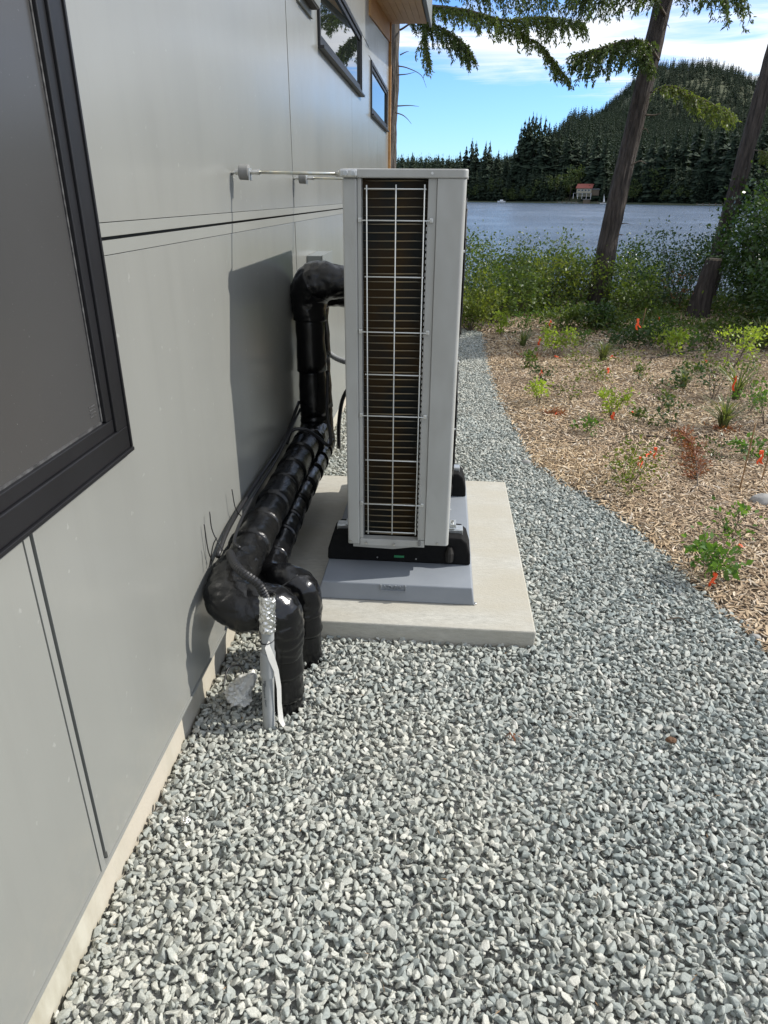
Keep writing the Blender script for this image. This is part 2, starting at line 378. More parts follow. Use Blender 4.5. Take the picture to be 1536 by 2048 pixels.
# ================================================================== THE SETTING
PATH = [(9.214, .282), (8.955, .529), (6.88, .50), (5.775, .526), (4.727, .600), (4.226, .640), (3.904, .782), (3.624, .932), (3.435, 1.027), (3.048, 1.127), (2.769, 1.18), (2.459, 1.259), (2.197, 1.30), (1.6, 1.42), (.0, 1.7), (-3, 2.0)]
PY = np.array([p[0] for p in PATH][::-1]); PX = np.array([p[1] for p in PATH][::-1])
def path_edge(y): return np.interp(y, PY, PX)
def ground_z(x, y):
    z = 0.0
    if y > 10: z -= (min(y, 14.5)-10)*.035
    if y > 14.5: z -= min((y-14.5)*.38, 3.2)
    return z
gb = MB(); xs = list(np.linspace(-40, -2, 8))+list(np.linspace(-1, 9, 26))+list(np.linspace(11, 60, 10)); ys = list(np.linspace(-30, 0, 6))+list(np.linspace(1, 26, 52))
vs = [(x, y, ground_z(x, y)-(.030 if (x < 2.2 and y < 9.3) else .012)+.05*noise.noise(Vector((x*.5, y*.5, 0)))*(1 if y > 9.5 else 0)) for y in ys for x in xs]; nx = len(xs)
gb.add(vs, [(j*nx+i, j*nx+i+1, (j+1)*nx+i+1, (j+1)*nx+i) for j in range(len(ys)-1) for i in range(nx-1)])
kind(gb.build('ground', 'soil', smooth=True), 'structure')
# path bed, a sheet just above the soil
pb = MB(); yy = list(np.linspace(-3, 9.2, 60)); vs = []
for y in yy:
    e = float(path_edge(y)); vs += [(-.75, y, -.006), (e, y, -.006)]
vs = [(a, b_, -.013) for a, b_, c_ in vs]
pb.add(vs, [(2*i, 2*i+1, 2*i+3, 2*i+2) for i in range(len(yy)-1)])
kind(pb.build('path', 'gravel_bed'), 'structure')

def make_rock(seed, sx=1, sy=.8, sz=.55, nv=13):
    r = random.Random(seed); bm = bmesh.new()
    for i in range(nv):
        v = Vector((r.gauss(0, 1), r.gauss(0, 1), r.gauss(0, 1))).normalized()*r.uniform(.78, 1.05)
        bm.verts.new((v.x*sx, v.y*sy, v.z*sz))
    ret = bmesh.ops.convex_hull(bm, input=bm.verts)
    bmesh.ops.delete(bm, geom=[g_ for g_ in ret['geom_interior'] if isinstance(g_, bmesh.types.BMVert)], context='VERTS')
    bmesh.ops.bevel(bm, geom=list(bm.edges), offset=.07, segments=1, affect='EDGES')
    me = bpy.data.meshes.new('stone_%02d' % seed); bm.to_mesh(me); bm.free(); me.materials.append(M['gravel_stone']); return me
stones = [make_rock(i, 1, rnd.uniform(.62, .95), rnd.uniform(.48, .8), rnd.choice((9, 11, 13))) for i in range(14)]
def gravel_points(sp, y0, y1, zoff, seed):
    rs = np.random.RandomState(seed)
    X, Y = np.meshgrid(np.arange(-.76, 2.1, sp), np.arange(y0, y1, sp)); P = np.stack([X.ravel(), Y.ravel()], 1)
    P += rs.uniform(-.5, .5, P.shape)*sp*1.1
    e = path_edge(P[:, 1])+.05*np.sin(P[:, 1]*5)*0+rs.normal(0, .022, len(P))
    k = (P[:, 0] < e) & (P[:, 0] > -.748)
    inpad = (P[:, 0] > -.70) & (P[:, 0] < .407) & (P[:, 1] > 2.222) & (P[:, 1] < 3.735)
    k &= ~inpad
    P = P[k]; n = len(P)
    nz = np.array([noise.noise(Vector((p[0]*2.2, p[1]*2.2, 3))) for p in P])*.012
    Z = zoff+nz+rs.uniform(-.005, .006, n)
    return np.column_stack([P, Z]), rs
allp, allr, alls, alli = [], [], [], []
for sp, y0, y1, zo, seed, s0, s1 in ((.0150, .55, 5.2, -.006, 1, .0095, .0165), (.0185, .55, 5.2, .003, 2, .0105, .0215), (.0175, 5.2, 9.25, .0, 3, .011, .019)):
    P, rs = gravel_points(sp, y0, y1, zo, seed); n = len(P)
    allp.append(P); allr.append(np.column_stack([rs.normal(0, .48, n), rs.normal(0, .48, n), rs.uniform(0, 6.28, n)]))
    s = s0+(s1-s0)*rs.beta(1.6, 2.4, n); alls.append(np.column_stack([s*rs.uniform(.9, 1.3, n), s*rs.uniform(.85, 1.1, n), s*rs.uniform(.8, 1.1, n)]))
    alli.append(rs.randint(0, len(stones), n))
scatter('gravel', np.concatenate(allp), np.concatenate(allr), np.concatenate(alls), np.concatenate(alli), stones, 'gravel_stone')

def make_chip(seed):
    r = random.Random(100+seed); b = MB(); L = r.uniform(.8, 1.2); w0 = r.uniform(.12, .26); th = r.uniform(.03, .07)
    pts = [(-L*.5, -w0*.3), (-L*.1, -w0*.5), (L*.5, -w0*r.uniform(.05, .3)), (L*.45, w0*.25), (0, w0*.5), (-L*.45, w0*.2)]
    n = 6; cu = r.uniform(-.06, .1)
    vs = [(x, y, cu*(x*2)**2-th/2) for x, y in pts]+[(x, y, cu*(x*2)**2+th/2) for x, y in pts]
    b.add(vs, [tuple(range(n))[::-1], tuple(range(n, 2*n))]+[(i, (i+1) % n, n+(i+1) % n, n+i) for i in range(n)])
    me = bpy.data.meshes.new('chip_%02d' % seed); me.from_pydata(b.v, [], b.f); me.materials.append(M['wood_chip']); return me
chips = [make_chip(i) for i in range(10)]
allp, allr, alls, alli = [], [], [], []
for sp, y0, y1, s0, s1, seed, zo in ((.0135, 1.6, 4.6, .018, .062, 1, .004), (.019, 4.6, 8.0, .025, .06, 2, .005), (.032, 8.0, 13.5, .04, .085, 3, .006)):
    rs = np.random.RandomState(20+seed)
    X, Y = np.meshgrid(np.arange(.2, 7.5, sp), np.arange(y0, y1, sp)); P = np.stack([X.ravel(), Y.ravel()], 1); P += rs.uniform(-.6, .6, P.shape)*sp
    e = path_edge(P[:, 1])+rs.normal(.0, .02, len(P)); e[P[:, 1] > 9.2] = -1.5
    k = (P[:, 0] > e) & (P[:, 0] < P[:, 1]*.47+.45); P = P[k]; n = len(P)
    Z = np.array([ground_z(p[0], p[1]) for p in P])+zo+rs.uniform(-.003, .009, n)+.012*np.clip((P[:, 0]-path_edge(P[:, 1]))/.15, 0, 1)
    Z += np.array([noise.noise(Vector((p[0]*1.7, p[1]*1.7, 8))) for p in P])*.012
    allp.append(np.column_stack([P, Z])); allr.append(np.column_stack([rs.normal(0, .28, n), rs.normal(0, .28, n), rs.uniform(0, 6.28, n)]))
    s = s0+(s1-s0)*rs.beta(1.3, 2.4, n); alls.append(np.column_stack([s, s*rs.uniform(.6, 1.2, n), s*rs.uniform(.6, 1.2, n)])); alli.append(rs.randint(0, 10, n))
scatter('wood_chip_mulch', np.concatenate(allp), np.concatenate(allr), np.concatenate(alls), np.concatenate(alli), chips, 'wood_chip')

# lake and far land ------------------------------------------------------------
LZ = -2.6
lk = MB(); lk.add([(-1500, 12, LZ), (2500, 12, LZ), (2500, 1500, LZ), (-1500, 1500, LZ)], [(0, 1, 2, 3)])
kind(lk.build('lake', 'lake_water'), 'structure')
AZ = np.array([-30, -10, -4, 2, 5, 7, 8.8, 11, 14, 20, 32, 50.]); R1 = np.array([1.6, 1.5, 1.3, 1.1, 1.5, 2.9, 4.5, 4.2, 3.6, 3.2, 3.6, 3.])
AZ2 = np.array([-30, 4, 6.5, 8.5, 10, 11, 12, 13, 14.3, 15.6, 17, 18.5, 20, 23, 28, 50.]); R2 = np.array([.7, .8, 1.3, 3.1, 4.4, 5.3, 6.3, 7.1, 7.6, 7.55, 7.55, 7.1, 6.5, 5.0, 4.0, 3.])
def shore_d(az): return 545-5.2*(az-1.8)
def far_z(az, d):
    s = shore_d(az)
    if d < s: return LZ-3
    e1 = math.tan(rad(float(np.interp(az, AZ, R1)))); e2 = math.tan(rad(float(np.interp(az, AZ2, R2))))
    h1, h2 = 950*e1, 1500*e2
    if d < 950: u = (d-s)/(950-s); h = LZ+.4+(h1+2.2)*u**1.15
    elif d < 1500: u = (d-950)/550; h = h1+(h2-h1)*u*u*(3-2*u)
    else: h = max(h2*(1-(d-1500)/1200), -5)
    return h+2.5*noise.noise(Vector((az*.8, d*.01, 0)))*min(1, (d-s)/80)
fl = MB(); azs = np.linspace(-22, 45, 110); ds = None; vs = []
rows = 40
for az in azs:
    s = shore_d(az)
    for j in range(rows):
        u = j/(rows-1); d = s-6+(2700-s)*u**1.6
        z = far_z(az, d) if d > s else LZ-.8
        vs.append((d*math.sin(rad(az)), d*math.cos(rad(az)), z))
fl.add(vs, [(i*rows+j, (i+1)*rows+j, (i+1)*rows+j+1, i*rows+j+1) for i in range(len(azs)-1) for j in range(rows-1)])
kind(fl.build('hills', 'far_ground', smooth=True), 'structure')

def conifer_mesh(seed, levels=17, rad0=.17, blades=9, mat='far_conifer', bare=.06):
    """unit height conifer: drooping ragged boughs, seen from afar"""
    r = random.Random(seed); V = []
    for i in range(levels):
        u = i/(levels-1); z = bare+(1-bare)*u**.92
        R = rad0*(1-u)**.8*r.uniform(.75, 1.12)+.004
        if u < .15: R *= .8
        nb = max(4, int(blades*(1-u*.5)))
        for k in range(nb):
            a = 6.283*(k+r.random())/nb; Rk = R*r.uniform(.55, 1.25); dz = -Rk*r.uniform(.15, .6); wd = Rk*r.uniform(.28, .5)
            ca, sa = math.cos(a), math.sin(a); zz = z+r.uniform(-.02, .02)
            for q in range(2):
                tw = r.uniform(-.5, .5)
                p0 = (0, 0, zz+.012); p2 = (ca*Rk, sa*Rk, zz+dz)
                mx, my = ca*Rk*.55, sa*Rk*.55
                p1 = (mx-sa*wd, my+ca*wd, zz+dz*.6-.02+tw*wd); p3 = (mx+sa*wd, my-ca*wd, zz+dz*.6-.02-tw*wd)
                V.append((p0, p1, p2, p3)) if q == 0 else V.append(((mx*.6, my*.6, zz+dz*.3+.02), (mx*1.2-sa*wd*.4, my*1.2+ca*wd*.4, zz+dz-.03), (ca*Rk*.9, sa*Rk*.9, zz+dz-.035), (mx+sa*wd*.5, my-ca*wd*.5, zz+dz*.4)))
    V = np.array(V, np.float32); n = len(V)
    me = bpy.data.meshes.new('conifer_crown_%02d' % seed); me.vertices.add(4*n); me.vertices.foreach_set('co', V.reshape(-1)); me.loops.add(4*n)
    me.loops.foreach_set('vertex_index', np.arange(4*n, dtype=np.int32)); me.polygons.add(n); me.polygons.foreach_set('loop_start', np.arange(0, 4*n, 4, dtype=np.int32)); me.update(calc_edges=True)
    me.materials.append(M[mat]); return me
def broad_mesh(seed, n=420):
    rs = np.random.RandomState(seed); C = []
    for _ in range(11):
        c = np.array([rs.uniform(-.24, .24), rs.uniform(-.24, .24), rs.uniform(.35, .85)]); k = n//11
        d = norm(rs.normal(size=(k, 3))); C.append(c+d*rs.uniform(.1, .19)*rs.uniform(.7, 1.05, (k, 1)))
    C = np.concatenate(C); V = leaves(C, rs.normal(size=C.shape), rs.uniform(.04, .09, len(C)), .05, rs=rs)
    m_ = len(V); me = bpy.data.meshes.new('broadleaf_crown_%02d' % seed); me.vertices.add(4*m_); me.vertices.foreach_set('co', V.astype(np.float32).reshape(-1)); me.loops.add(4*m_)
    me.loops.foreach_set('vertex_index', np.arange(4*m_, dtype=np.int32)); me.polygons.add(m_); me.polygons.foreach_set('loop_start', np.arange(0, 4*m_, 4, dtype=np.int32)); me.update(calc_edges=True)
    me.materials.append(M['far_broadleaf']); return me
con_lo = [conifer_mesh(i, 12, .15, 6) for i in range(5)]
con_hi = [conifer_mesh(20+i, 24, rnd.uniform(.15, .19), 11) for i in range(5)]
brd = [broad_mesh(40+i) for i in range(3)]
rs = np.random.RandomState(5); P, Rr, S, I = [], [], [], []
tries = 0
while len(P) < 15000 and tries < 90000:
    tries += 1
    az = rs.uniform(-7, 27); s = shore_d(az); d = s+6+(1560-s)*rs.uniform(0, 1)**1.25
    if abs(az-10.1) < 1.2 and d < s+55: continue
    z = far_z(az, d)
    h = rs.uniform(13, 21) if d > 1150 else rs.uniform(16, 27) if d > 700 else rs.uniform(16, 32)
    if d < s+30: h *= .75
    b = rs.uniform() < (.07 if d < 800 else 0)
    if b: h *= .6
    P.append((d*math.sin(rad(az)), d*math.cos(rad(az)), z-1)); Rr.append((0, 0, rs.uniform(0, 6.28)))
    wv_ = h*rs.uniform(1.0, 1.5); S.append((wv_, wv_, h)); I.append(rs.randint(5, 8) if b else rs.randint(0, 5))
scatter('forest', P, Rr, S, I, con_lo+brd, 'far_conifer')

trk = MB().tube([(0, 0, -.03), (0, 0, .4), (0, 0, .97)], [.014, .010, .002], 6).build('trunk', 'bark', smooth=True)
trk_me = trk.data; bpy.data.objects.remove(trk)
# skyline conifers one can pick out: az, elevation of the tip
sky_trees = [(-3.4, 2.75), (-2.6, 2.9), (-1.6, 2.6), (-.7, 2.75), (.1, 2.7), (.9, 2.95), (1.35, 3.3), (1.75, 3.75), (2.05, 3.55), (2.75, 3.55), (3.05, 3.6), (3.7, 3.05), (4.3, 2.95), (4.85, 3.2),
             (5.2, 4.5), (5.45, 4.9), (5.7, 5.15), (5.95, 5.3), (6.2, 5.25), (6.5, 5.15), (6.85, 5.1), (7.15, 4.8), (7.55, 4.6), (8.0, 4.2), (8.6, 4.6), (9.2, 4.4), (9.9, 4.2), (10.6, 4.6), (11.2, 4.1), (13.6, 4.0), (14.4, 4.4), (15.0, 4.1), (15.8, 4.6), (16.5, 4.5), (17.2, 4.9), (17.9, 4.6), (18.7, 5.0), (19.5, 4.8), (20.4, 5.0), (21.3, 4.8)]
ORD = 'first second third fourth fifth sixth seventh eighth ninth tenth eleventh twelfth'.split()
def kk(az): return 0 if az < .5 else 1 if az < 5 else 2 if az < 7.2 else 3 if az < 11.5 else 4 if az < 17 else 5
lab_l = ['on the far shore just right of the house corner', 'in the low far tree line left of the tallest clump', 'in the tallest far clump of firs', 'on the far shore behind the red roofed house', 'on the far shore between the two leaning trunks', 'on the far shore above the right shrubs']
for i, (az, el) in enumerate(sky_trees):
    d = shore_d(az)+rnd.uniform(14, 42); top = CAMH+d*math.tan(rad(el)); z0 = far_z(az, d)-.5; h = top-z0
    k = 0 if az < .5 else 1 if az < 5 else 2 if az < 7.2 else 3 if az < 11.5 else 4 if az < 17 else 5
    x = d*math.sin(rad(az)); y = d*math.cos(rad(az))
    cnt = [q for q in range(i+1) if kk(sky_trees[q][0]) == k]
    t0 = empty('conifer_tree', '%s conifer from the left %s' % (ORD[len(cnt)-1], lab_l[k]), 'tree', (x, y, z0), 'dark conifers along the far shore')
    o = link('trunk', trk_me, None, t0); o.scale = (h, h, h)
    o = link('crown', con_hi[i % 5], None, t0); wv_ = h*rnd.uniform(1.15, 1.5); o.scale = (wv_, wv_, h); o.rotation_euler.z = rnd.uniform(0, 6)
for i, (az, h, nm) in enumerate([(3.6, 17, 'yellowish broadleaf tree on the far shore left of the tall firs'), (6.9, 15, 'low round broadleaf tree beside the far tall firs'), (8.0, 19, 'olive broadleaf tree left of the red roofed house'), (9.1, 24, 'broad green tree behind the red roofed house'),
        (13.5, 15, 'pale green round tree at the water between the leaning trunks'), (14.9, 23, 'tall pale broadleaf tree between the leaning trunks'), (16.4, 12, 'small round tree at the water left of the right trunk'), (2.7, 13, 'small dark round tree at the far left shore')]):
    d = shore_d(az)+rnd.uniform(7, 13); z0 = far_z(az, d)-.5
    t0 = empty('broadleaf_tree', nm, 'tree', (d*math.sin(rad(az)), d*math.cos(rad(az)), z0), 'broadleaf trees on the far shore')
    o = link('trunk', trk_me, None, t0); o.scale = (h*1.4, h*1.4, h*.7)
    o = link('crown', brd[i % 3], None, t0); o.scale = (h*.95, h*.95, h); o.rotation_euler.z = rnd.uniform(0, 6)

# houses across the lake
def polar(az, d, z): return (d*math.sin(rad(az)), d*math.cos(rad(az)), z)
def win(b, x0, x1, z0, z1, y, parent):
    f = MB().box(x0-.12, x1+.12, y-.10, y, z0-.12, z1+.12).build('window', 'far_white', parent); f.parent = parent
    p = MB().box(x0, x1, y-.14, y-.102, z0, z1).build('pane', 'dark_glass', f)
h1 = empty('lakeside_house', 'cream gabled house with red roof and grey side wing across the lake', 'house', polar(10.05, 508, 4.2)); h1.rotation_euler.z = rad(-22); h1.scale = (.68, .68, .68)
MB().box(-7, 7, 0, 9, -4, 3.2).build('wall', 'wall_cream', h1)
MB().prism_x([(-1, 3.1), (4.5, 6.8), (10, 3.1), (10, 3.35), (4.5, 7.1), (-1, 3.35)], -7.8, 7.8).build('roof', 'roof_red', h1)
MB().prism_x([(0, 3.2), (9, 3.2), (4.5, 6.3)], -6.9, -6.6).build('gable', 'wall_cream', h1)
for k in range(4): win(h1, -5.6+k*3.1, -3.9+k*3.1, .8, 2.2, 0, h1)
MB().box(7.02, 14, 1, 8, -3, 2.3).build('side_wing', 'wall_brown', h1)
MB().box(6.9, 14.6, .2, 8.6, 2.31, 2.9).build('wing_roof', 'roof_grey', h1)
MB().box(-9, 8, -4, -.02, -1.2, -.9).build('deck', 'dock_wood', h1)
for k in range(5): MB().box(-8.9+k*4.1, -8.6+k*4.1, -3.9, -3.6, -6, -1.21).build('post', 'far_white', h1)
h2 = empty('lakeside_house', 'small grey house low on the far shore beside the unit', 'house', polar(1.75, 562, .2)); h2.rotation_euler.z = rad(8); h2.scale = (.7, .7, .7)
MB().box(-6, 6, 0, 8, -2, 3.4).build('wall', 'roof_grey', h2); MB().prism_x([(-.8, 3.4), (4, 5.6), (8.8, 3.4)], -6.6, 6.6).build('roof', 'wall_brown', h2)
for k in range(3): win(h2, -4.8+k*3.6, -3.2+k*3.6, .8, 2.4, 0, h2)
h3 = empty('lakeside_house', 'dark brown house with grey roof high behind the right trunk', 'house', polar(20.75, 480, 6.6)); h3.rotation_euler.z = rad(-30)
MB().box(-6.5, 6.5, 0, 9, -5, 4.2).build('wall', 'wall_brown', h3); MB().prism_x([(-1.2, 4.2), (4.5, 7.4), (10.2, 4.2)], -7.4, 7.4).build('roof', 'roof_grey', h3)
for k in range(3): win(h3, -5+k*3.6, -3+k*3.6, 1.4, 3.2, 0, h3)
MB().box(-7.5, 7.5, -3, -.02, .3, .6).build('deck', 'dock_wood', h3)
sh = empty('boathouse', 'dark boathouse with pale roof at the water below the red roofed house', 'shed', polar(10.3, 499, -2.3)); sh.rotation_euler.z = rad(-15); sh.scale = (.8, .8, .8)
MB().box(-2.6, 2.6, 0, 5, -.5, 2.6).build('wall', 'wall_brown', sh); MB().box(-3.1, 3.1, -.5, 5.5, 2.61, 2.9).build('roof', 'dock_wood', sh)
for az0, az1, lb in ((8.3, 9.7, 'long pale dock below the red roofed house'), (11.15, 12.6, 'thin dock right of the boathouse'), (17.9, 19.6, 'pale dock left of the right leaning trunk')):
    a = Vector(polar(az0, shore_d(az0)-4, LZ+.45)); b = Vector(polar(az1, shore_d(az1)-4, LZ+.45)); c = (a+b)/2; L = (b-a).length
    dk = empty('dock', lb, 'dock', c, 'docks on the far shore'); dk.rotation_euler.z = math.atan2(b.y-a.y, b.x-a.x)
    MB().box(-L/2, L/2, -1, 1, 0, .25).build('deck', 'dock_wood', dk)
    for k in range(5): MB().box(-L/2+k*L/4.2, -L/2+k*L/4.2+.3, -1.3, -1.02, -1.2, .9).build('post', 'wall_brown', dk)
bt = empty('boat', 'small white boat moored at the far shore beside the unit', 'boat', polar(4.15, shore_d(4.15)-9, LZ+.1)); bt.rotation_euler.z = .4
MB().prism_x([(-1, .9), (1, .9), (.7, 0), (-.7, 0)], -2.6, 2.6).build('hull', 'far_white', bt); MB().box(-.8, .9, -.6, .6, .91, 1.7).build('cabin', 'far_white', bt)
sb = empty('sailing_dinghy', 'small white sail at the far dock right of the boathouse', 'sailboat', polar(11.49, shore_d(11.49)-7, LZ+.1))
MB().prism_x([(-.6, .5), (.6, .5), (.4, 0), (-.4, 0)], -1.8, 1.8).build('hull', 'far_white', sb)
MB().tube([(0, 0, .4), (0, 0, 5.4)], .06, 5).build('mast', 'far_white', sb); MB().add([(0.08, 0, 1.0), (1.1, 0, 1.1), (0.08, 0, 5.0), (0.08, .04, 1.0), (1.1, .04, 1.1), (0.08, .04, 5.0)], [(0, 1, 2), (5, 4, 3), (0, 3, 4, 1), (1, 4, 5, 2), (2, 5, 3, 0)]).build('sail', 'far_white', sb)

# ================================================================== THE HOUSE
XW = -.72
house = empty('house', 'modern house with grey panel siding, black windows and wooden eave', 'house', (0, 0, 0))
MB().box(-7, XW-.024, -6, 9.33, .176, 3.19).build('wall', 'sheathing', house)
MB().box(-7, -.755, -6, 9.35, -.4, .175).build('foundation', 'concrete_base', house)
def panel(poly): return MB().prism_x(poly, XW-.010, XW).build('siding_panel', 'siding', house, bevel=.0008)
def rect(y0, y1, z0, z1): return [(y0, z0), (y1, z0), (y1, z1), (y0, z1)]
ZB = .172
def zlo(y): return ZB
panel(rect(-6, 1.026, ZB, 1.0285))
panel([(1.064, ZB), (3.54, ZB), (3.54, 1.452), (1.476, 1.452), (1.476, 1.0285), (1.064, 1.0285)])
for a, b in ((3.556, 5.826), (5.832, 7.066), (7.072, 7.928), (7.934, 9.33)): panel(rect(a, b, ZB, 1.452))
panel([(1.476, 1.518), (3.54, 1.518), (3.54, 2.733), (-1, 2.733), (-1, 2.62), (1.476, 2.62)])
panel([(3.556, 1.518), (5.826, 1.518), (5.826, 2.303), (4.364, 2.303), (4.364, 2.733), (3.556, 2.733)])
panel([(5.832, 1.518), (7.066, 1.518), (7.066, 2.733), (6.428, 2.733), (6.428, 2.303), (5.832, 2.303)])
panel([(7.072, 1.518), (7.928, 1.518), (7.928, 2.245), (7.204, 2.245), (7.204, 2.672), (7.072, 2.672)])
panel([(7.934, 1.518), (9.33, 1.518), (9.33, 2.672), (9.086, 2.672), (9.086, 2.245), (7.934, 2.245)])
for a, b in ((-6, 1.0), (1.006, 3.54), (3.556, 5.826), (5.832, 7.066)): panel(rect(a, b, 2.741, 2.741+.44))
def beam_z(y): return 2.97+.084*(y-7.17)
def sof_z(y): return 3.19+.087*(y-7.63)
for a, b in ((7.072, 7.928), (7.934, 9.33)): panel([(a, 2.680), (b, 2.680), (b, beam_z(b)), (a, beam_z(a))])
# reveal trims: flange strips with a dark channel between them
def trim(y0, y1, z0, z1): return MB().box(XW-.008, XW+.0015, y0, y1, z0, z1).build('trim_strip', 'siding_trim', house, bevel=.0006)
trim(1.476, 9.33, 1.4895, 1.5165); trim(1.476, 9.33, 1.4535, 1.4820)
trim(1.0285, 1.0465, ZB-.01, 1.0285); trim(1.0575, 1.0625, ZB+.025, 1.0285)
for z0, z1 in ((ZB, 1.452), (1.518, 2.733)): trim(3.5455, 3.5505, z0, z1)
MB().box(XW-.022, XW+.004, -6, 9.33, ZB-.009, ZB-.002).build('drip_flashing', 'siding_trim', house)
# wooden band, corner board, soffit, roof
MB().prism_x([(7.072, beam_z(7.072)+.004), (9.36, beam_z(9.36)+.004), (9.36, sof_z(9.36)), (7.072, sof_z(7.072))], XW-.02, XW+.012).build('wood_beam', 'wood', house)
MB().box(-7, XW+.026, 9.332, 9.40, -.1, sof_z(9.36)-.002).build('corner_board', 'wood', house)
for k in range(7):
    x1 = -.30-k*.062; a, b = 7.0, 9.47
    MB().add([(x1-.06, a, sof_z(a)+.001), (x1, a, sof_z(a)+.001), (x1, b, sof_z(b)+.001), (x1-.06, b, sof_z(b)+.001), (x1-.06, a, sof_z(a)+.02), (x1, a, sof_z(a)+.02), (x1, b, sof_z(b)+.02), (x1-.06, b, sof_z(b)+.02)],
             [(0, 3, 2, 1), (4, 5, 6, 7), (0, 1, 5, 4), (1, 2, 6, 5), (2, 3, 7, 6), (3, 0, 4, 7)]).build('soffit_board', 'wood_soffit', house, bevel=.002)
ra, rb = 1.0, 9.50
MB().add([(-7.6, ra, sof_z(ra)+.55), (-.272, ra, sof_z(ra)+.55), (-.272, rb, sof_z(rb)+.022), (-7.6, rb, sof_z(rb)+.022), (-7.6, ra, sof_z(ra)+.8), (-.272, ra, sof_z(ra)+.8), (-.272, rb, sof_z(rb)+.2), (-7.6, rb, sof_z(rb)+.2)],
         [(0, 3, 2, 1), (4, 5, 6, 7), (0, 1, 5, 4), (1, 2, 6, 5), (2, 3, 7, 6), (3, 0, 4, 7)]) if False else None
MB().prism_x([(6.9, sof_z(6.9)+.022), (9.50, sof_z(9.5)+.022), (9.50, sof_z(9.5)+.24), (6.9, sof_z(6.9)+.24)], -7.4, -.272).build('roof', 'grey_metal', house)
MB().prism_x([(6.9, sof_z(6.9)-.03), (9.52, sof_z(9.52)-.03), (9.52, sof_z(9.52)+.26), (6.9, sof_z(6.9)+.26)], -.270, -.245).build('fascia', 'grey_metal', house, bevel=.003)
MB().box(-6.9, XW-.03, -6, 6.89, 3.185, 3.25).build('parapet', 'grey_metal', house)

def window(y0, y1, z0, z1, pane_mat, fw=.055, sill=.06, proud=.02, pdep=-.018):
    f = MB()
    xo = XW+proud; xi = XW-.05
    for a, b, c, d in ((y0, y1, z0, z0+fw), (y0, y1, z1-fw, z1), (y0, y0+fw, z0+fw, z1-fw), (y1-fw, y1, z0+fw, z1-fw)): f.box(xi, xo, a, b, c, d)
    fr = f.build('window', 'black_frame', house, bevel=.002)
    g = MB(); s = .030
    for a, b, c, d in ((y0+fw+.001, y1-fw-.001, z0+fw+.001, z0+fw+s), (y0+fw+.001, y1-fw-.001, z1-fw-s, z1-fw-.001), (y0+fw+.001, y0+fw+s, z0+fw+s+.001, z1-fw-s-.001), (y1-fw-s, y1-fw-.001, z0+fw+s+.001, z1-fw-s-.001)): g.box(xi, xo-(.006 if pane_mat == 'dusty_pane' else .010), a, b, c, d)
    g.build('sash', 'black_frame', fr, bevel=.0015)
    MB().box(xi, XW+pdep, y0+fw+s, y1-fw-s, z0+fw+s, z1-fw-s).build('pane', pane_mat, fr)
    return fr
b_ = window(-2.6, 1.467, 1.0385, 2.614, 'dusty_pane', .052, proud=.012, pdep=-.004)
MB().box(XW+.001, XW+.018, -2.6, 1.4735, 1.0295, 1.0378).build('sill', 'black_frame', b_, bevel=.001)
MB().box(XW+.001, XW+.016, 1.4675, 1.4735, 1.0385, 2.614).build('side_flange', 'black_frame', b_, bevel=.001)
# pale sealant line along the dusty pane, worn mitre line and a small printed glass mark
MB().box(XW-.0038, XW-.0015, 1.379, 1.3840, 1.125, 2.5).build('sealant', 'frame_worn', b_)
MB().box(XW-.0038, XW-.0015, -2, 1.379, 1.121, 1.126).build('sealant', 'frame_worn', b_)
lm = MB()
for k in range(4): lm.box(XW-.0038, XW-.0032, 1.340, 1.364, 1.145+k*.007, 1.1475+k*.007)
lm.build('glass_mark', 'frame_worn', b_)
w1 = window(4.372, 6.42, 2.305, 2.725, 'clear_pane', .030, proud=.014, pdep=-.006)
MB().box(XW+.001, XW+.035, 4.366, 6.424, 2.290, 2.3045).build('sill', 'black_frame', w1, bevel=.001)
w2 = window(7.21, 9.08, 2.25, 2.664, 'clear_pane', .030, proud=.014, pdep=-.006)
MB().box(XW+.001, XW+.032, 7.206, 9.084, 2.236, 2.2495).build('sill', 'black_frame', w2, bevel=.001)

vh = empty('wall_vent', 'small grey vent hood on the wall beside the first high window', 'vent', (XW, 3.98, 2.385))
MB().box(.0015, .012, -.19, .19, -.005, .30).build('flange', 'grey_metal', vh, bevel=.002)
MB().prism_y([(.013, .03), (.055, .03), (.060, .06), (.04, .27), (.013, .28)], -.15, .15).build('hood', 'grey_metal', vh, bevel=.003)
MB().box(.016, .05, -.13, .13, .022, .029).build('damper', 'dark_inside', vh)

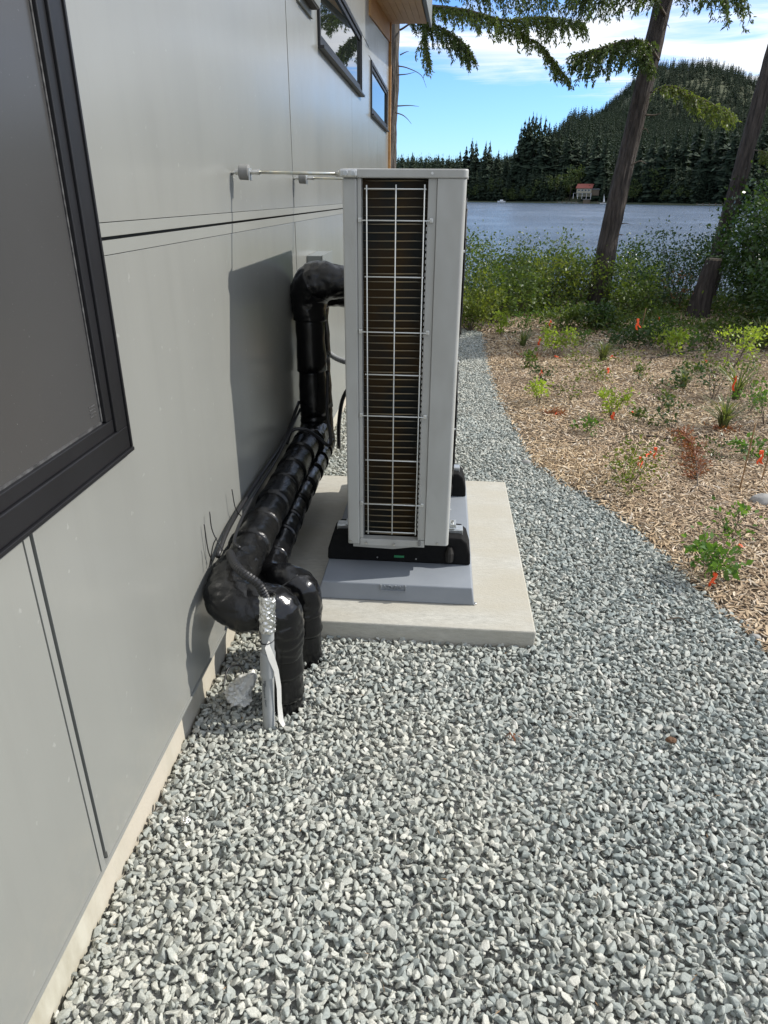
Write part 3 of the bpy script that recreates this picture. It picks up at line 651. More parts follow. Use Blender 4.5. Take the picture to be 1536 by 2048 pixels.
# ================================================================== CONCRETE PAD, BASE, FEET
pad = MB().box(-.70, .407, 2.222, 3.735, -.05, .075).build('concrete_pad', 'concrete_pad', bevel=.006)
tag(pad, 'cast concrete slab lying on the gravel under the heat pump', 'slab')
pbm = MB().add([(-.462, 2.385, .0755), (.180, 2.385, .0755), (.180, 3.625, .0755), (-.462, 3.625, .0755), (-.440, 2.397, .15), (.168, 2.397, .15), (.168, 3.613, .15), (-.440, 3.613, .15)],
               [(0, 3, 2, 1), (4, 5, 6, 7), (0, 1, 5, 4), (1, 2, 6, 5), (2, 3, 7, 6), (3, 0, 4, 7)])
base = empty('equipment_base', 'blue grey plastic equipment base between concrete slab and rubber feet', 'plinth', (-.136, 3.0, .0755))
o = pbm.build('platform', 'grey_plastic', base, bevel=.005); o.location = (.136, -3.0, -.0755)
def text(body, size, name, mat, parent, loc, rot, ext=.0006, align='CENTER'):
    c = bpy.data.curves.new(name, 'FONT'); c.body = body; c.size = size; c.extrude = ext; c.align_x = align; c.align_y = 'CENTER'
    tmp = bpy.data.objects.new(name, c); COL.objects.link(tmp)
    dg = bpy.context.evaluated_depsgraph_get(); me = bpy.data.meshes.new_from_object(tmp.evaluated_get(dg)); bpy.data.objects.remove(tmp)
    me.materials.clear(); o = link(name, me, mat, parent); o.location = loc; o.rotation_euler = rot
    return o
# recessed name field on the front edge of the base
fld = MB()
for a, b, c, d in ((-.064, -.060, .048, .0735), (.036, .040, .048, .0735), (-.0599, .0359, .048, .0505)): fld.box(a, b, -.6145, -.6050, c, d)
fld.build('name_field_rim', 'grey_plastic', base)
text('NEXZEN', .020, 'embossed_name', 'grey_plastic', base, (-.012, -.6075, .0625), (rad(81), 0, 0), .0025)
MB().tube([(.30, -.605, 0.002), (.318, -.612, .004), (.325, -.606, .006), (.312, -.600, .004)], .003, 6).build('tie_loop', 'steel', base, smooth=True)

def rubber_foot(y, lb):
    f = empty('rubber_foot', lb, 'mounting foot', (-.14, y, .1505), 'rubber feet under the heat pump')
    prof = [(-.305, 0), (.305, 0), (.302, .05), (.285, .105), (.262, .125), (.20, .128), (-.20, .128), (-.262, .125), (-.285, .105), (-.302, .05)]
    MB().prism_y(prof, -.075, .075).build('block', 'rubber', f, bevel=.007)
    rl = MB().box(-.268, .268, -.022, .022, .1285, .142); rl.box(-.268, .268, -.026, -.0225, .112, .140); rl.build('rail', 'galvanised', f, bevel=.0015)
    for sx in (-1, 1):
        c = MB().box(sx*.218-.014, sx*.218+.014, -.030, .026, .1425, .150); c.box(sx*.218-.004, sx*.218+.020, -.024, .024, .1505, .166)
        cl = c.build('clamp', 'galvanised', f, bevel=.0015)
        MB().cyl((sx*.218+.004, -.010, .166), (sx*.218+.004, -.010, .180), .006, 6).build('bolt', 'steel', cl)
    MB().box(-.018, .024, -.0775, -.0755, .024, .034).build('level_vial', 'label_green', f)
    for x in (-.09, .075, .215):
        MB().cyl((x, -.0765, .02), (x, -.074, .02), .0035, 8).build('screw', 'steel', f)
    MB().tube([(.215, -.0775, .02), (.215, -.0775, .06), (.215, -.0775, .085)], [.018, .020, .010], 10).build('recess', 'dark_inside', f)
    return f
f1 = rubber_foot(2.655, 'black rubber foot with metal rail under the near end of the unit')
f2 = rubber_foot(3.39, 'black rubber foot with metal rail under the far end of the unit')

# ================================================================== HEAT PUMP
UX0, UX1, UY0, UY1, UZ0, UZ1 = -.344, .066, 2.50, 3.54, .264, 1.653
hp = empty('heat_pump', 'tall narrow off-white outdoor heat pump unit standing on black feet', 'heat pump', (-.14, 3.02, .27))
hp_off = Vector((.14, -3.02, -.27))
def U(mb, name, mat, parent=hp, smooth=False, bevel=0):
    o = mb.build(name, mat, parent, smooth, None, bevel)
    if parent is hp: o.location = hp_off
    return o
def rounded(x0, x1, y0, y1, r, corners, n=6):
    out = []
    for (cxx, cyy, a0, key) in ((x1-r, y1-r, 0, 'ne'), (x0+r, y1-r, 90, 'nw'), (x0+r, y0+r, 180, 'sw'), (x1-r, y0+r, 270, 'se')):
        if key in corners: out += [(cxx+r*math.cos(rad(a0+90*k/n)), cyy+r*math.sin(rad(a0+90*k/n))) for k in range(n+1)]
        else: out.append({'ne': (x1, y1), 'nw': (x0, y1), 'sw': (x0, y0), 'se': (x1, y0)}[key])
    return out
def prism_z(poly, z0, z1):
    b = MB(); n = len(poly); b.add([(x, y, z0) for x, y in poly]+[(x, y, z1) for x, y in poly], [tuple(range(n))[::-1], tuple(range(n, 2*n))]+[(i, (i+1) % n, n+(i+1) % n, n+i) for i in range(n)]); return b
U(prism_z(rounded(UX0-.003, UX1+.004, UY0-.004, UY1+.004, .018, ('se', 'ne', 'nw', 'sw')), 1.6255, UZ1), 'top_lid', 'unit_paint', bevel=.004)
# front corner panel with rounded edge, left post
U(prism_z(rounded(-.030, UX1, UY0, UY0+.10, .016, ('se',)), .279, 1.625), 'corner_panel', 'unit_paint', bevel=.002)
U(MB().box(UX0, -.2955, UY0+.001, UY0+.045, .270, 1.625), 'corner_post', 'unit_paint', bevel=.006)
U(MB().box(-.2945, -.2815, UY0+.007, UY0+.05, .297, 1.625), 'inner_flange', 'unit_paint', bevel=.001)
U(MB().box(-.0595, -.0310, UY0+.007, UY0+.05, .297, 1.625), 'inner_flange', 'unit_paint', bevel=.001)
U(MB().box(-.2945, -.0310, UY0+.003, UY0+.04, .266, .296), 'bottom_rail', 'unit_paint', bevel=.002)
U(MB().add([(-.325, UY0+.02, .25), (-.16, UY0+.02, .245), (-.05, UY0+.02, .262), (-.325, UY0+.02, .2655), (-.325, UY1-.02, .25), (-.16, UY1-.02, .245), (-.05, UY1-.02, .262), (-.325, UY1-.02, .2655)],
           [(0, 1, 2, 3), (7, 6, 5, 4), (0, 4, 5, 1), (1, 5, 6, 2), (2, 6, 7, 3), (3, 7, 4, 0)]), 'drain_pan', 'unit_paint')
U(MB().box(UX0+.004, UX1-.002, UY0+.05, UY1, .2661, .279), 'bottom_plate', 'unit_paint', bevel=.002)
U(MB().box(UX1-.004, UX1, UY0+.1005, UY1, .279, 1.625), 'front_panel', 'unit_paint')
U(MB().box(UX0, UX1-.0045, UY1-.004, UY1, .279, 1.625), 'end_panel', 'unit_paint')
U(MB().box(UX0, UX0+.003, UY0+.0455, UY1-.0045, .279, 1.625), 'rear_panel', 'unit_paint')
U(MB().box(-.285, -.055, UY0+.052, UY0+.056, .28, 1.6245), 'coil_backing', 'coil')
U(MB().box(-.2945, -.280, UY0+.0505, UY0+.10, .28, 1.6245), 'coil_side_plate', 'dark_inside')
perf = MB(); z = .33
while z < 1.50:
    perf.box(-.0635, -.0605, UY0+.030, UY0+.049, z, z+.012); z += .021
o = U(perf, 'perforated_plate', 'galvanised'); o['kind'] = 'stuff'
tb = None; k = 0; z = .305
while z < 1.62:
    if tb is None:
        tb = MB().tube([(-.282, .047, 0), (-.25, .043, -.001), (-.17, .041, 0), (-.10, .043, .001), (-.062, .047, 0)], [.0008, .0019, .0026, .0022, .0016], 6).build('coil_tube', 'coil_tube', hp, smooth=True)
        tb.location = hp_off+Vector((0, UY0, z))
    else: share('coil_tube', tb, hp, hp_off+Vector((0, UY0, z)))
    z += .0268; k += 1
# wire guard
wg = MB().tube([(-.260, UY0-.008, .325), (-.262, UY0-.008, 1.604)], .0022, 6).build('guard_wire', 'wire_paint', hp, smooth=True); wg.location = hp_off
share('guard_wire', wg, hp, hp_off+Vector((.097, 0, .002))); share('guard_wire', wg, hp, hp_off+Vector((.191, 0, .003)))
zs = [1.593, 1.497, 1.317, 1.129, .976, .819, .642, .456, .334]
tabs = {1.497, 1.129, .819, .456}
for z in zs:
    x0, x1 = (-.286, -.046) if z in tabs else (-.270, -.066)
    U(MB().tube([(x0, UY0-.0045, z), (x1, UY0-.0045, z)], .0022, 6), 'guard_wire', 'wire_paint', smooth=True)
    if z in tabs:
        for x in (x0, x1):
            tbm = U(MB().box(x-.006, x+.006, UY0-.004, UY0+.0065, z-.006, z+.008), 'guard_clip', 'wire_paint', bevel=.002)
            s_ = MB().cyl((x, UY0-.0065, z+.001), (x, UY0-.0042, z+.001), .0042, 10).build('screw', 'steel', tbm)
for x, z in ((-.048, 1.640), (-.332, .285), (.022, .290), (-.268, .279), (-.155, .276)):
    U(MB().cyl((x, UY0-.006, z), (x, UY0+.002, z), .0045, 10), 'screw', 'steel')
U(MB().cyl((-.052, UY0-.003, .292), (-.052, UY0+.004, .292), .006, 12).cyl((-.052, UY0-.003, .281), (-.052, UY0+.004, .281), .006, 12), 'drain_plug', 'rubber_grey')
for z in (1.628, 1.40, 1.02, .76, .42): U(MB().cyl((UX1-.001, UY0+.05, z), (UX1+.006, UY0+.05, z), .0045, 8), 'screw', 'steel')
# fan guards on the side facing the garden
for zc_ in (1.29, .66):
    g = U(MB().cyl((UX1+.0005, 3.05, zc_), (UX1+.002, 3.05, zc_), .27, 40), 'fan_opening', 'dark_inside')
    rg = MB()
    for q in range(9):
        R = .035+.029*q; rg.tube([(UX1+.014, 3.05+R*math.cos(a), zc_+R*math.sin(a)) for a in np.linspace(0, 6.2832, 33)], .0025, 4, caps=False)
    for q in range(12):
        a = q*math.pi/6; rg.tube([(UX1+.016, 3.05+.03*math.cos(a), zc_+.03*math.sin(a)), (UX1+.016, 3.05+.275*math.cos(a), zc_+.275*math.sin(a))], .003, 4)
    r_ = rg.build('guard', 'black_cable', g, smooth=True); r_['kind'] = 'stuff'
    MB().cyl((UX1+.012, 3.05, zc_), (UX1+.020, 3.05, zc_), .036, 16).build('hub_cap', 'black_cable', g)

def brace(y, z, lb):
    L = UX0-XW
    e = empty('brace_rod', lb, 'brace rod', (XW, y, z), 'brace rods between wall and unit')
    MB().tube([(.001, 0, -.006), (.008, 0, -.001), (.018, 0, 0)], [.005, .004, .004], 8).build('hook', 'steel', e, smooth=True)
    MB().cyl((.013, 0, 0), (.027, 0, 0), .0088, 8).build('nut', 'steel', e, bevel=.001)
    MB().cyl((.027, 0, 0), (.061, 0, -.001), .0235, 24).build('rubber_bushing', 'rubber_grey', e, smooth=False, bevel=.003)
    MB().box(.0612, .0645, -.018, .018, -.026, .012).build('plate', 'galvanised', e, bevel=.001)
    MB().cyl((.065, 0, 0), (.088, 0, 0), .0075, 8).build('coupling', 'steel', e, bevel=.001)
    MB().cyl((.088, 0, 0), (.096, 0, 0), .0095, 6).build('nut', 'steel', e, bevel=.001)
    MB().cyl((.096, 0, 0), (L+.002, 0, -.004), .0052, 10).build('rod', 'zinc', e, smooth=True)
    return e
b1 = brace(2.523, 1.641, 'zinc brace rod with rubber bushing, nearer of the two above the pipe')
MB().box(UX0-XW-.008, UX0-XW+.052, -.040, -.028, -.014, .010).build('end_clamp', 'steel', b1, bevel=.005)
for x in (.014, .037):
    MB().cyl((UX0-XW+x, -.045, -.002), (UX0-XW+x, -.0405, -.002), .0082, 14).build('clamp_screw', 'galvanised', b1, bevel=.001)
MB().tube([(UX0-XW-.02, 0, -.004), (UX0-XW-.005, -.02, -.003), (UX0-XW, -.034, -.002)], [.009, .010, .010], 10).build('clamp_neck', 'steel', b1, smooth=True)
brace(3.56, 1.644, 'zinc brace rod with rubber bushing, farther of the two at the panel joint')

jb = empty('junction_box', 'small grey metal junction box on the wall above the black elbow', 'junction box', (XW, 3.98, 1.23))
MB().box(.001, .082, -.17, .17, -.10, .052).build('box', 'grey_metal', jb, bevel=.003)
MB().box(.0825, .086, -.172, .172, -.102, .055).build('cover', 'grey_metal', jb, bevel=.001)
MB().cyl((.086, -.14, .03), (.089, -.14, .03), .005, 8).build('screw', 'steel', jb)

# ================================================================== PIPES
def bez(pts, n=8):
    P = [Vector(p) for p in pts]; P = [P[0]*2-P[1]]+P+[P[-1]*2-P[-2]]; out = []
    for i in range(1, len(P)-2):
        for k in range(n):
            u = k/n; a, b, c, d = P[i-1], P[i], P[i+1], P[i+2]
            out.append(.5*((2*b)+(c-a)*u+(2*a-5*b+4*c-d)*u*u+(3*b-a-3*c+d)*u**3))
    out.append(P[-2]); return out
def sleeves(path, r0, parent, seg, mat, flare=.007, seed=0):
    """overlapping wrapped sleeves along a path, each a part"""
    r = random.Random(seed); L = [0]
    for a, b in zip(path, path[1:]): L.append(L[-1]+(b-a).length)
    def pos(s):
        s = max(0, min(L[-1], s))
        for i in range(len(path)-1):
            if s <= L[i+1]: u = (s-L[i])/(L[i+1]-L[i]+1e-9); return path[i].lerp(path[i+1], u)
        return path[-1].copy()
    s = 0
    while s < L[-1]-.02:
        e = min(L[-1], s+seg*r.uniform(.8, 1.2)); n = 9
        s_0 = max(0, s-.02); pts = [pos(s_0+(e-s_0)*k/(n-1)) for k in range(n)]; k0 = r.uniform(.97, 1.03)
        rr_ = [r0*k0*(1-.02*(1-k/(n-1)))+flare*(k/(n-1))**2*r.uniform(.7, 1.2)+(.0015*math.sin(k*2.1+seed)) for k in range(n)]
        rr_[-1] -= .002
        MB().tube(pts, rr_, 36, jit=.045, crease=.045).build('sleeve', mat, parent, smooth=True)
        s = e
def elbow(pts, radii, parent, mat='black_wrap', sq=1.0, jit=.09):
    P = bez(pts, 14); R = np.interp(np.linspace(0, len(radii)-1, len(P)), range(len(radii)), radii)
    R = R*(1+.035*np.exp(-((np.linspace(0, 1, len(P))-.97)/.02)**2))
    o = MB().tube(P, list(R*1.03), 60, jit=jit, sq=sq, crease=.10).build('elbow_cover', mat, parent, smooth=True)
    return o
pA = empty('insulated_pipe', 'black wrapped pipe along the wall, nearer one dropping into the gravel behind the conduit', 'pipe', (-.63, 2.6, .43), 'black insulated pipes beside the wall')
pB = empty('insulated_pipe', 'black wrapped pipe lower and nearer the slab, dropping behind the other one', 'pipe', (-.52, 2.7, .34), 'black insulated pipes beside the wall')
oA, oB = Vector((.63, -2.6, -.43)), Vector((.52, -2.7, -.34))
def shift(root, off):
    for c in root.children: c.location = off
sleeves([Vector((-.640, 3.34, .455)), Vector((-.645, 2.6, .435)), Vector((-.645, 1.93, .425))], .065, pA, .17, 'black_wrap_dusty', seed=1)
elbow([(-.645, 2.04, .43), (-.645, 1.91, .422), (-.632, 1.825, .412), (-.58, 1.79, .40), (-.53, 1.80, .395)], [.066, .074, .079, .077, .070], pA, 'black_wrap_dusty')
elbow([(-.58, 1.79, .40), (-.52, 1.80, .405), (-.478, 1.81, .375), (-.470, 1.815, .30), (-.472, 1.82, .22)], [.070, .072, .077, .074, .067], pA)
sleeves([Vector((-.472, 1.82, .27)), Vector((-.474, 1.825, .1)), Vector((-.478, 1.83, -.05))], .064, pA, .12, 'black_wrap', flare=.005, seed=5)
sleeves([Vector((-.64, 3.40, 1.08)), Vector((-.635, 3.40, .75)), Vector((-.63, 3.39, .52))], .070, pA, .26, 'black_wrap', seed=2)
elbow([(-.632, 3.40, .60), (-.63, 3.395, .49), (-.628, 3.33, .455), (-.628, 3.22, .452)], [.070, .075, .076, .072], pA)
elbow([(-.64, 3.40, 1.02), (-.635, 3.40, 1.13), (-.60, 3.39, 1.195), (-.53, 3.37, 1.205), (-.40, 3.36, 1.195), (-.342, 3.36, 1.19)], [.078, .092, .098, .082, .066, .062], pA, jit=.16)
shift(pA, oA)
sleeves([Vector((-.602, 3.42, .340)), Vector((-.612, 2.7, .315)), Vector((-.605, 2.22, .298))], .053, pB, .16, 'black_wrap', seed=3)
elbow([(-.605, 2.28, .298), (-.590, 2.15, .300), (-.515, 2.10, .315), (-.458, 2.085, .290), (-.448, 2.085, .20)], [.057, .060, .064, .068, .063], pB)
sleeves([Vector((-.446, 2.09, .25)), Vector((-.450, 2.09, .1)), Vector((-.452, 2.09, -.05))], .057, pB, .12, 'black_wrap', flare=.005, seed=6)
sleeves([Vector((-.612, 3.51, 1.10)), Vector((-.606, 3.51, .75)), Vector((-.60, 3.50, .40))], .048, pB, .3, 'black_wrap', seed=4)
elbow([(-.612, 3.51, 1.03), (-.605, 3.51, 1.09), (-.56, 3.49, 1.125), (-.46, 3.47, 1.125), (-.342, 3.46, 1.123)], [.049, .054, .056, .056, .056], pB)
elbow([(-.60, 3.51, .45), (-.60, 3.50, .37), (-.602, 3.41, .341)], [.050, .057, .056], pB)
shift(pB, oB)

def loose(name, lb, cat, pts, r, mat, n=8, group=None, k=6):
    P = bez(pts, k); c = Vector(P[0]); o = MB().tube([p-c for p in P], r, n).build(name, mat, smooth=True, loc=c); return tag(o, lb, cat, group)
loose('power_cable', 'black cable running along the wall side of the pipe', 'cable', [(-.700, 3.35, .62), (-.700, 3.0, .545), (-.702, 2.5, .54), (-.70, 2.1, .53), (-.695, 1.93, .50)], .008, 'black_cable')
loose('power_cable', 'thin black cable resting on the pipe beside the thicker one', 'cable', [(-.684, 3.30, .60), (-.686, 2.8, .535), (-.680, 2.3, .535), (-.655, 2.0, .535), (-.62, 1.93, .535)], .006, 'black_cable')
loose('cable_loop', 'black cable looped over the far pipe elbow', 'cable', [(-.705, 3.05, .50), (-.68, 3.07, .56), (-.62, 3.08, .565), (-.56, 3.10, .52), (-.52, 3.10, .485), (-.505, 3.12, .49), (-.515, 3.17, .53), (-.54, 3.25, .60), (-.545, 3.33, .78)], .008, 'black_cable')
fx = bez([(-.652, 1.93, .515), (-.615, 1.84, .535), (-.560, 1.745, .555), (-.505, 1.715, .535), (-.483, 1.718, .48)], 14)
corr = [.0145 if i % 2 else .0120 for i in range(len(fx))]
cflex = MB().tube([p-fx[0] for p in fx], corr, 14).build('corrugated_conduit', 'black_cable', smooth=False, loc=fx[0]); tag(cflex, 'black corrugated conduit arching into the foil topped pipe', 'conduit')
fx = bez([(-.64, 3.62, .88), (-.56, 3.61, .80), (-.45, 3.56, .775), (-.338, 3.545, .77)], 16)
cg = MB().tube([p-fx[0] for p in fx], [.0155 if i % 2 else .0135 for i in range(len(fx))], 12).build('flexible_conduit', 'grey_conduit', loc=fx[0]); tag(cg, 'grey flexible conduit between the black pipes and the unit', 'conduit')
loose('black_hose', 'black hose curving down behind the unit to the ground', 'hose', [(-.34, 3.555, .73), (-.42, 3.56, .70), (-.50, 3.565, .60), (-.53, 3.57, .45), (-.535, 3.58, .30)], .011, 'black_cable', 10)
# cable ties with long tails
tie_pts = [[(-.705, 1.90, .50), (-.708, 1.885, .55), (-.709, 1.88, .64)], [(-.66, 1.90, .53), (-.695, 1.91, .60), (-.702, 1.92, .665)], [(-.690, 2.20, .52), (-.695, 2.16, .57), (-.698, 2.15, .645)], [(-.475, 1.72, .50), (-.44, 1.74, .515), (-.395, 1.76, .545)], [(-.700, 1.86, .50), (-.685, 1.87, .57), (-.67, 1.87, .60)]]
tl = ['upright cable tie tail nearest the wall above the elbow', 'bent cable tie tail above the dusty pipe elbow', 'short cable tie tail halfway along the pipe', 'cable tie tail pointing right beside the foil', 'slanted cable tie tail crossing the upright one']
for p, l in zip(tie_pts, tl): loose('cable_tie', l, 'cable tie', p, .0019, 'black_cable', 5, 'loose cable tie tails')
loose('wire_offcut', 'curl of black wire lying on gravel by the foundation', 'wire', [(-.70, 1.86, .025), (-.70, 1.93, .05), (-.665, 1.95, .05), (-.635, 1.90, .035), (-.64, 1.82, .025), (-.66, 1.80, .025)], .003, 'black_cable', 6)

# PVC riser
pv = empty('pvc_pipe', 'grey plastic riser pipe in gravel with foil tape at its top', 'conduit', (-.505, 1.715, 0))
def lathe(prof, n=28, c=(0, 0)):
    b = MB(); m_ = len(prof)
    b.add([(c[0]+r*math.cos(6.2832*k/n), c[1]+r*math.sin(6.2832*k/n), z) for r, z in prof for k in range(n)], [(i*n+k, i*n+(k+1) % n, (i+1)*n+(k+1) % n, (i+1)*n+k) for i in range(m_-1) for k in range(n)]); return b
ax = bez([(0, 0, -.03), (.003, 0, .10), (.012, 0, .25), (.022, 0, .43)], 4)
MB().tube(ax, .0195, 26).build('lower_pipe', 'pvc', pv, smooth=True)
cp = MB().tube([(.0085, 0, .205), (.010, 0, .225), (.0135, 0, .292), (.014, 0, .294)], [.0235, .0238, .0238, .021], 26).build('coupling', 'pvc', pv, smooth=False, bevel=.001)
fo = MB(); pts = [Vector((.019+.006*k/20, 0, .372+.128*k/20)) for k in range(21)]
fo.tube(pts, [.0225+.0016*rnd.random() for _ in pts], 34, caps=False, jit=.26, jf=95); fo.tube([p+Vector((0, 0, .0005)) for p in pts[::-1]], [.0185]*21, 20, caps=False)
fo.build('foil_tape', 'foil', pv)
MB().tube([Vector((.0155+.021*math.cos(a), .0205*math.sin(a), .335+.004*math.cos(a))) for a in np.linspace(0, 6.283, 25)], .0018, 6, caps=False).build('tie', 'black_cable', pv)
# white tape tail hanging down the right side
tp = MB(); L_ = [(.030, -.012, .355), (.020, -.021, .325), (.030, -.019, .28), (.040, -.012, .23), (.043, -.006, .16), (.040, -.003, .09), (.042, -.006, .03), (.052, -.01, .008)]; wd = [.002, .007, .009, .006, .006, .006, .007, .003]
vs = []
for (x, y, z), w_ in zip(L_, wd): vs += [(x-w_, y-.004, z), (x+w_, y+.004, z+.004), (x-w_, y-.003, z+.0005), (x+w_, y+.005, z+.0045)]
tp.add(vs, [(4*i, 4*i+1, 4*i+5, 4*i+4) for i in range(7)]+[(4*i+2, 4*i+6, 4*i+7, 4*i+3) for i in range(7)]); tp.build('tape_tail', 'paper', pv, smooth=True)
# print on the pipe: bar code block and words, running up the pipe
bc = MB()
for k in range(14):
    z = .128+k*.0042
    for a0, a1 in ((-118, -100),):
        pts = [(.0045+.0199*math.cos(rad(a)), .0199*math.sin(rad(a))) for a in np.linspace(a0, a1, 4)]
        for (x0, y0), (x1, y1) in zip(pts, pts[1:]): bc.add([(x0, y0, z), (x1, y1, z), (x1, y1, z+.0020+.001*(k % 3 == 0)), (x0, y0, z+.0020+.001*(k % 3 == 0))], [(0, 1, 2, 3)])
bc.build('barcode_print', 'print_ink', pv)
text('MADE', .0085, 'print', 'print_ink', pv, (.0035, -.0199, .185), (rad(90), rad(-90), 0), .0002)
text('LOWER', .0085, 'print', 'print_ink', pv, (.0005, -.0199, .108), (rad(90), rad(-90), 0), .0002)

# crumpled clear bag
bm = bmesh.new(); bmesh.ops.create_icosphere(bm, subdivisions=5, radius=1)
for v in bm.verts:
    p = v.co.copy(); f1 = abs(noise.noise(p*1.5+Vector((3, 1, 0)))); f2 = abs(noise.noise(p*3.4)); f3 = abs(noise.noise(p*7.5))
    s_ = 1.12-f1*.9-f2*.40-f3*.08; tail = max(0, p.x*.6+p.z*.5+p.y*.3); v.co = Vector((p.x*.048*s_+.055*tail**3, p.y*.058*s_+.02*tail**3, p.z*.036*s_+.060*tail**3+.026))
me = bpy.data.meshes.new('plastic_bag'); bm.to_mesh(me); bm.free()
o = link('plastic_bag', me, 'clear_bag', smooth=True, loc=at(478, 1400, .012)); o.rotation_euler = (0, 0, .5); tag(o, 'crumpled translucent plastic bag on gravel beside the riser', 'plastic bag')

# ================================================================== NEAR TREES
def fir_branch(root, pts, r0, tw_len, seed, mat='fir_needles', dens=1.0, droop=.9, spread=.6, bare=.12):
    rs = np.random.RandomState(seed); P = bez(pts, 8); n = len(P)
    b = MB().tube(P, [r0*(1-.85*i/(n-1)) for i in range(n)], 6)
    C, D, L = [], [], []
    segs = []
    tot = sum((P[i+1]-P[i]).length for i in range(n-1)); step = .040/dens
    s = 0; acc = 0
    side = 1
    for i in range(n-1):
        d = P[i+1]-P[i]; l = d.length; 
        while s < acc+l:
            u = s/tot; p = P[i]+d*((s-acc)/l)
            if u > bare:
                for side in (-1, 1):
                    hz = Vector((-d.y, d.x, 0)).normalized()*side
                    f = math.sin(min(1, (u-bare)/(1-bare)*1.1+.15)*math.pi*.62)
                    ln = tw_len*1.25*(.35+.75*f)*rs.uniform(.45, 1.15)*(1-.45*max(0, u-.75)/.25)
                    dir_ = (hz*rs.uniform(.2, 1)*spread+d.normalized()*rs.uniform(.3, .9)+Vector((0, 0, rs.uniform(-.35, .15)))).normalized()
                    q = p.copy(); tp_ = [q.copy()]; ns = 5; dv = dir_.copy()
                    for k in range(ns):
                        dv = (dv+Vector((rs.uniform(-.12, .12), rs.uniform(-.12, .12), -droop*rs.uniform(.15, .5)))).normalized(); q = q+dv*(ln/ns); tp_.append(q.copy())
                    b.tube(tp_, [.0035, .003, .0026, .002, .0016, .001], 3, caps=False); segs.append((tp_, ln))
            s += step*rs.uniform(.7, 1.3)
        acc += l
    for tp_, ln in segs:
        for k in range(len(tp_)-1):
            a = np.array(tp_[k]); c = np.array(tp_[k+1]); m_ = max(2, int(np.linalg.norm(c-a)/.0060*dens))
            u = rs.uniform(0, 1, (m_, 1)); cc_ = a+(c-a)*u+rs.normal(0, .010, (m_, 3)); dv = norm(np.tile(c-a, (m_, 1)))
            dv = norm(dv*.75+rs.normal(0, .55, (m_, 3))); C.append(cc_); D.append(dv); L.append(rs.uniform(.028, .062, m_))
    br = b.build('branch', 'twig', root, smooth=True)
    C = np.concatenate(C); D = np.concatenate(D); L = np.concatenate(L)
    quads('needles', leaves(C, D, L, L*.30+.003, .1, rs), mat, br)
    return br
def trunk(root, pts, radii, mat='bark', seed=0):
    P = bez(pts, 40); R = np.interp(np.linspace(0, len(radii)-1, len(P)), range(len(radii)), radii); n = 64; b = MB(); rings = []
    for i, p in enumerate(P):
        for k in range(n):
            a = 6.2832*k/n; q = Vector((math.cos(a), math.sin(a), 0))
            fur = abs(noise.noise(Vector((math.cos(a)*5.5, math.sin(a)*5.5, p.z*1.1+seed))))*.42-abs(noise.noise(Vector((math.cos(a)*10, math.sin(a)*10, p.z*3.2+seed))))*.22
            rings.append(p+q*R[i]*(1-.06+fur*.6))
    b.add(rings, [(i*n+k, i*n+(k+1) % n, (i+1)*n+(k+1) % n, (i+1)*n+k) for i in range(len(P)-1) for k in range(n)]); return b.build('trunk', mat, root, smooth=True)
def stub(root, pts, r): return MB().tube(bez(pts, 4), [r*(1-.8*i/(len(bez(pts, 4))-1)) for i in range(len(bez(pts, 4)))], 5).build('dead_branch', 'twig', root, smooth=True)

T1 = empty('fir_tree', 'leaning dark fir trunk in the middle of the garden edge, with hanging boughs', 'tree')
trunk(T1, [(2.32, 11, -.2), (2.38, 11, 1.0), (2.50, 11, 2.3), (2.68, 11, 3.9), (2.86, 11, 5.6), (3.2, 11, 9)], [.165, .130, .118, .110, .104, .08], seed=3)
fir_branch(T1, [aty(1318, 120, 10.85), aty(1290, 84, 10.6), aty(1240, 84, 10.3), aty(1190, 100, 10.1), aty(1150, 108, 10.0)], .018, .34, 1, dens=1.15)
fir_branch(T1, [aty(1330, 30, 10.9), aty(1290, -30, 10.6), aty(1230, -40, 10.3), aty(1150, -10, 10.1)], .02, .42, 2, dens=1.1)
fir_branch(T1, [aty(1300, 185, 10.8), aty(1340, 172, 10.5), aty(1385, 190, 10.4), aty(1420, 205, 10.3), aty(1465, 228, 10.2)], .012, .26, 3, 'fir_needles_light', droop=.6)
fir_branch(T1, [aty(1345, -10, 10.9), aty(1380, -40, 10.5), aty(1430, -35, 10.2), aty(1485, -12, 10.0)], .02, .42, 4, dens=1.0)
fir_branch(T1, [aty(1300, 100, 10.7), aty(1290, 105, 10.4), aty(1300, 125, 10.2)], .010, .22, 5, dens=1.3)
for p in ([(1262, 330), (1280, 322), (1293, 328)], [(1290, 230), (1310, 230), (1322, 226)]): stub(T1, [aty(x, y, 10.8) for x, y in p], .012)
for k in range(16):
    z = rnd.uniform(.6, 4.2); u = z/3.9; x = 2.36+.32*u**1.2; a = rnd.uniform(-.9, .9)+(0 if k % 2 else math.pi); L = rnd.uniform(.05, .16)
    q = Vector((x+.07*math.cos(a), 11-.07*abs(math.sin(a))-.02, z)); stub(T1, [q, q+Vector((math.cos(a)*L*.6, -.02, .01)), q+Vector((math.cos(a)*L, -.03, rnd.uniform(-.05, .03)))], .009)
T2 = empty('fir_tree', 'leaning dark fir trunk at the right edge behind the cut stump', 'tree')
trunk(T2, [(4.42, 12.5, -.2), (4.50, 12.5, .6), (4.60, 12.5, 1.9), (4.70, 12.5, 3.2), (4.88, 12.5, 4.8), (5.2, 12.5, 8)], [.165, .128, .120, .114, .108, .08], seed=9)
fir_branch(T2, [aty(1508, 300, 12.2), aty(1530, 305, 12), aty(1560, 340, 11.8)], .01, .24, 6, 'fir_needles_light')
